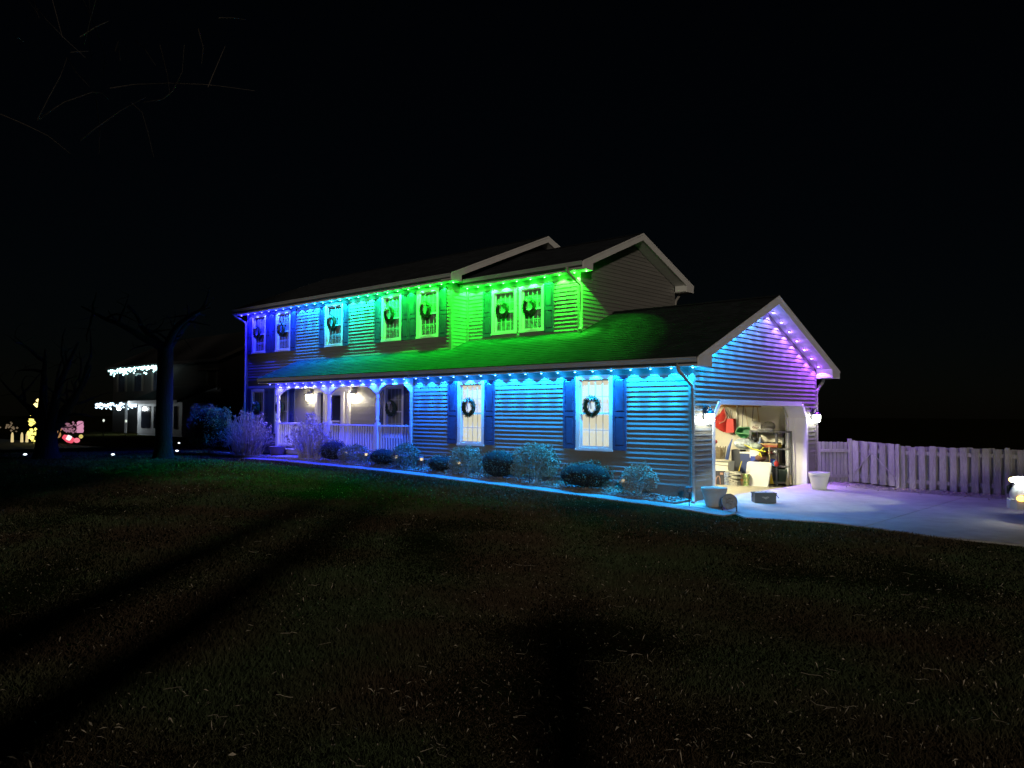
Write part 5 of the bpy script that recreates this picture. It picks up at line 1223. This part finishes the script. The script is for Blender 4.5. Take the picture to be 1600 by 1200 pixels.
pts = [np.array((random.uniform(-55.2,-46.3), ny-.52, 4.98-abs(random.gauss(0,.22)))) for _ in range(130)]
bulbs('icicle_lights', 'icy white icicle lights along the upper eave of the neighbouring house', 'icicle lights', pts, .075, ICE2, 'icicle lights on the neighbouring house')
pts = [np.array((random.uniform(-57.2,-48.2), ny-.62, 2.42-abs(random.gauss(0,.20)))) for _ in range(120)]
bulbs('icicle_lights', 'icy blue icicle lights along the lower eave of the neighbouring house', 'icicle lights', pts, .075, ICE, 'icicle lights on the neighbouring house')
m_ = MB(); m_.box(-57.4,-48.0,ny-.6,ny-.01,2.45,2.56); obj('lower_eave', m_, NBR, nb)
WARM = emat('warm bulbs', (1.0,.80,.30), 2.2, False); WARM2 = emat('yellow bulbs', (1.0,.86,.18), 1.8, False); PINK = emat('pink bulbs', (1.0,.42,.62), 1.2, False)
HX = -33.5
def H(px, py, x=HX): return at(px, py, 0, x)
pts = [H(px+random.gauss(0,1.3), py+random.gauss(0,1.2)) for px, py in ([(58,632),(60,636),(62,626),(63,640),(66,643),(68,646),(72,648),(65,650),(67,670),(84,648),(85,654),(82,659),(79,676)]*3)]
bulbs('string_lights', 'warm white bulbs strung up a small bare tree behind the dark forked trunk', 'string lights', pts, .09, WARM)
pts = [H(50+random.gauss(0,1)*(1+(py-650)*.13), py) for py in [random.uniform(650,690) for _ in range(42)]]
t = bulbs('lit_tree', 'yellow lit holiday tree left of the dark forked trunk', 'holiday tree', pts, .09, WARM2); p = H(52,692); m_ = MB(); m_.tube([p, p+np.array((0,0,1.2))], [.06,.02], 6); obj('trunk', m_, BARK, t)
for px, lb in ((19,'leftmost small glowing yard candle near the kerb'),(34,'middle small glowing yard candle near the kerb'),(42,'small glowing yard candle nearest the yellow lit tree')):
    p = H(px,691); t = thing('yard_candle', lb, 'holiday light', tuple(p), 'glowing yard candles'); m_ = MB(); m_.lathe(p, [(.06,0),(.05,.35),(.02,.45)], 8); obj('candle', m_, emat('candle glow',(1,.78,.35),.75,False), t)
p = H(128,674); t = thing('candy_column', 'tall pink glowing candy column in the far left yard', 'holiday decoration', tuple(p)); m_ = MB(); m_.lathe(H(125,676), [(.14,0),(.17,.1),(.14,.2),(.17,.3),(.14,.4),(.16,.5),(.08,.56)], 10); obj('column', m_, emat('pink column glow',(.85,.36,.55),.75,False), t)
m_ = MB(); m_.ball(H(126.5,682), (.1,.1,.1), 8, 6); obj('base_ball', m_, emat('gold glow',(.9,.75,.2),.7,False), t)
t = thing('inflatable_candy', 'red and white glowing inflatable wrapped candy lying in the far left yard', 'inflatable', tuple(H(112,690)))
a, b = H(99,682), H(114,689); m_ = MB(); m_.tube([a,(a+b)/2,b], [.10,.17,.14], 12); obj('body', m_, emat('red inflatable glow',(1,.10,.16),.9,False), t)
a2 = a*.75+b*.25+np.array((.2,0,0)); b2 = a*.42+b*.58+np.array((.2,0,0)); m_ = MB(); m_.tube([a2+(0,0,.03),b2+(0,0,.03)], [.12,.12], 10); obj('white_band', m_, emat('white inflatable glow',(1,.85,.85),1.2,False), t)
m_ = MB(); c = H(120,688,HX+.2); m_.ball(c, (.14,.14,.12), 12, 8); obj('end_knot', m_, emat('pink inflatable glow',(1,.22,.30),.9,False), t)
t = thing('lit_figure', 'orange glowing yard figure right of the dark forked trunk', 'holiday decoration', tuple(H(91,683))); m_ = MB(); m_.ball(H(91,679), (.12,.12,.16), 10, 7); m_.ball(H(92.5,671), (.10,.10,.10), 10, 7); obj('figure', m_, emat('orange glow',(.85,.40,.14),.5,False), t)
pts = [H(random.gauss(108,7), random.gauss(668,4)) for _ in range(46)]; bulbs('string_lights', 'dim pink lights in a bare shrub above the inflatable candy', 'string lights', pts, .06, emat('dim pink bulbs',(.8,.35,.5),.35,False))
pts = [H(random.gauss(18,9), random.gauss(667,3)) for _ in range(24)]; bulbs('string_lights', 'dim warm lights in a low shrub at the left picture edge', 'string lights', pts, .05, emat('dim warm bulbs',(.7,.5,.3),.22,False))
for px, py in ((162,657),(197,658)):
    p = at(px,py,1,4.0); t = thing('far_lamp', 'small white far lamp left of the neighbouring house' if px < 170 else 'small dim far lamp nearer the neighbouring house', 'lamp', tuple(p)); m_ = MB(); m_.ball(p, (.06,.06,.08), 8, 6); obj('globe', m_, emat('far lamp glow',(.9,1,.85),1.0,False), t); m_ = MB(); m_.tube([(p[0],p[1],.28),tuple(p-np.array((0,0,.081)))], .02, 5); obj('lamp_post', m_, BLACKP, t)
tag(obj('street', MB().box(-130,-27.5,-6.5,-1.0,.10,.286), mat('far asphalt', (.05,.048,.04), .9, noise=(1,.2))), kind='structure')

# ------------------------------------------------------------------ the person taking the picture (behind the camera; casts the long shadow)
P0 = np.array((8.62,-14.62,gz(8.6)))
fw = np.array((-.676,.737,0)); rt = np.array((.737,.676,0)); up = np.array((0,0,1.))
J = {'pel':(0,0,.98),'sp':(0,.0,1.18),'ch':(0,.0,1.38),'nk':(0,.01,1.52),'hd':(0,.03,1.64),'tp':(0,.03,1.78)}
for s_, n_ in ((-1,'l'),(1,'r')):
    J.update({'sh'+n_:(s_*.19,0,1.43),'el'+n_:(s_*.25,.10,1.16),'wr'+n_:(s_*.12,.30,1.42),'ha'+n_:(s_*.08,.36,1.50),'hp'+n_:(s_*.10,0,.92),'kn'+n_:(s_*.12,.02,.50),'an'+n_:(s_*.13,-.02,.08),'to'+n_:(s_*.15,.16,.04)})
keys = list(J); RAD = {'pel':.15,'sp':.14,'ch':.16,'nk':.06,'hd':.095,'tp':.06,'sh':.075,'el':.05,'wr':.033,'ha':.035,'hp':.11,'kn':.07,'an':.045,'to':.035}
ed = [('pel','sp'),('sp','ch'),('ch','nk'),('nk','hd'),('hd','tp')]
for n_ in 'lr': ed += [('ch','sh'+n_),('sh'+n_,'el'+n_),('el'+n_,'wr'+n_),('wr'+n_,'ha'+n_),('pel','hp'+n_),('hp'+n_,'kn'+n_),('kn'+n_,'an'+n_),('an'+n_,'to'+n_)]
me = bpy.data.meshes.new('person'); me.from_pydata([tuple(P0+rt*J[k][0]+fw*J[k][1]+up*J[k][2]) for k in keys], [(keys.index(a), keys.index(b)) for a, b in ed], [])
per = bpy.data.objects.new('person', me); COL.objects.link(per); me.materials.append(mat('dark coat', (.03,.03,.035), .8))
md = per.modifiers.new('skin', 'SKIN')
for i, k in enumerate(keys):
    r_ = RAD.get(k, RAD.get(k[:2], .05)); me.skin_vertices[0].data[i].radius = (r_, r_)
me.skin_vertices[0].data[0].use_root = True
per.modifiers.new('sub', 'SUBSURF').render_levels = 2
tag(per, 'person in a dark coat standing with raised hands behind the camera', 'person')
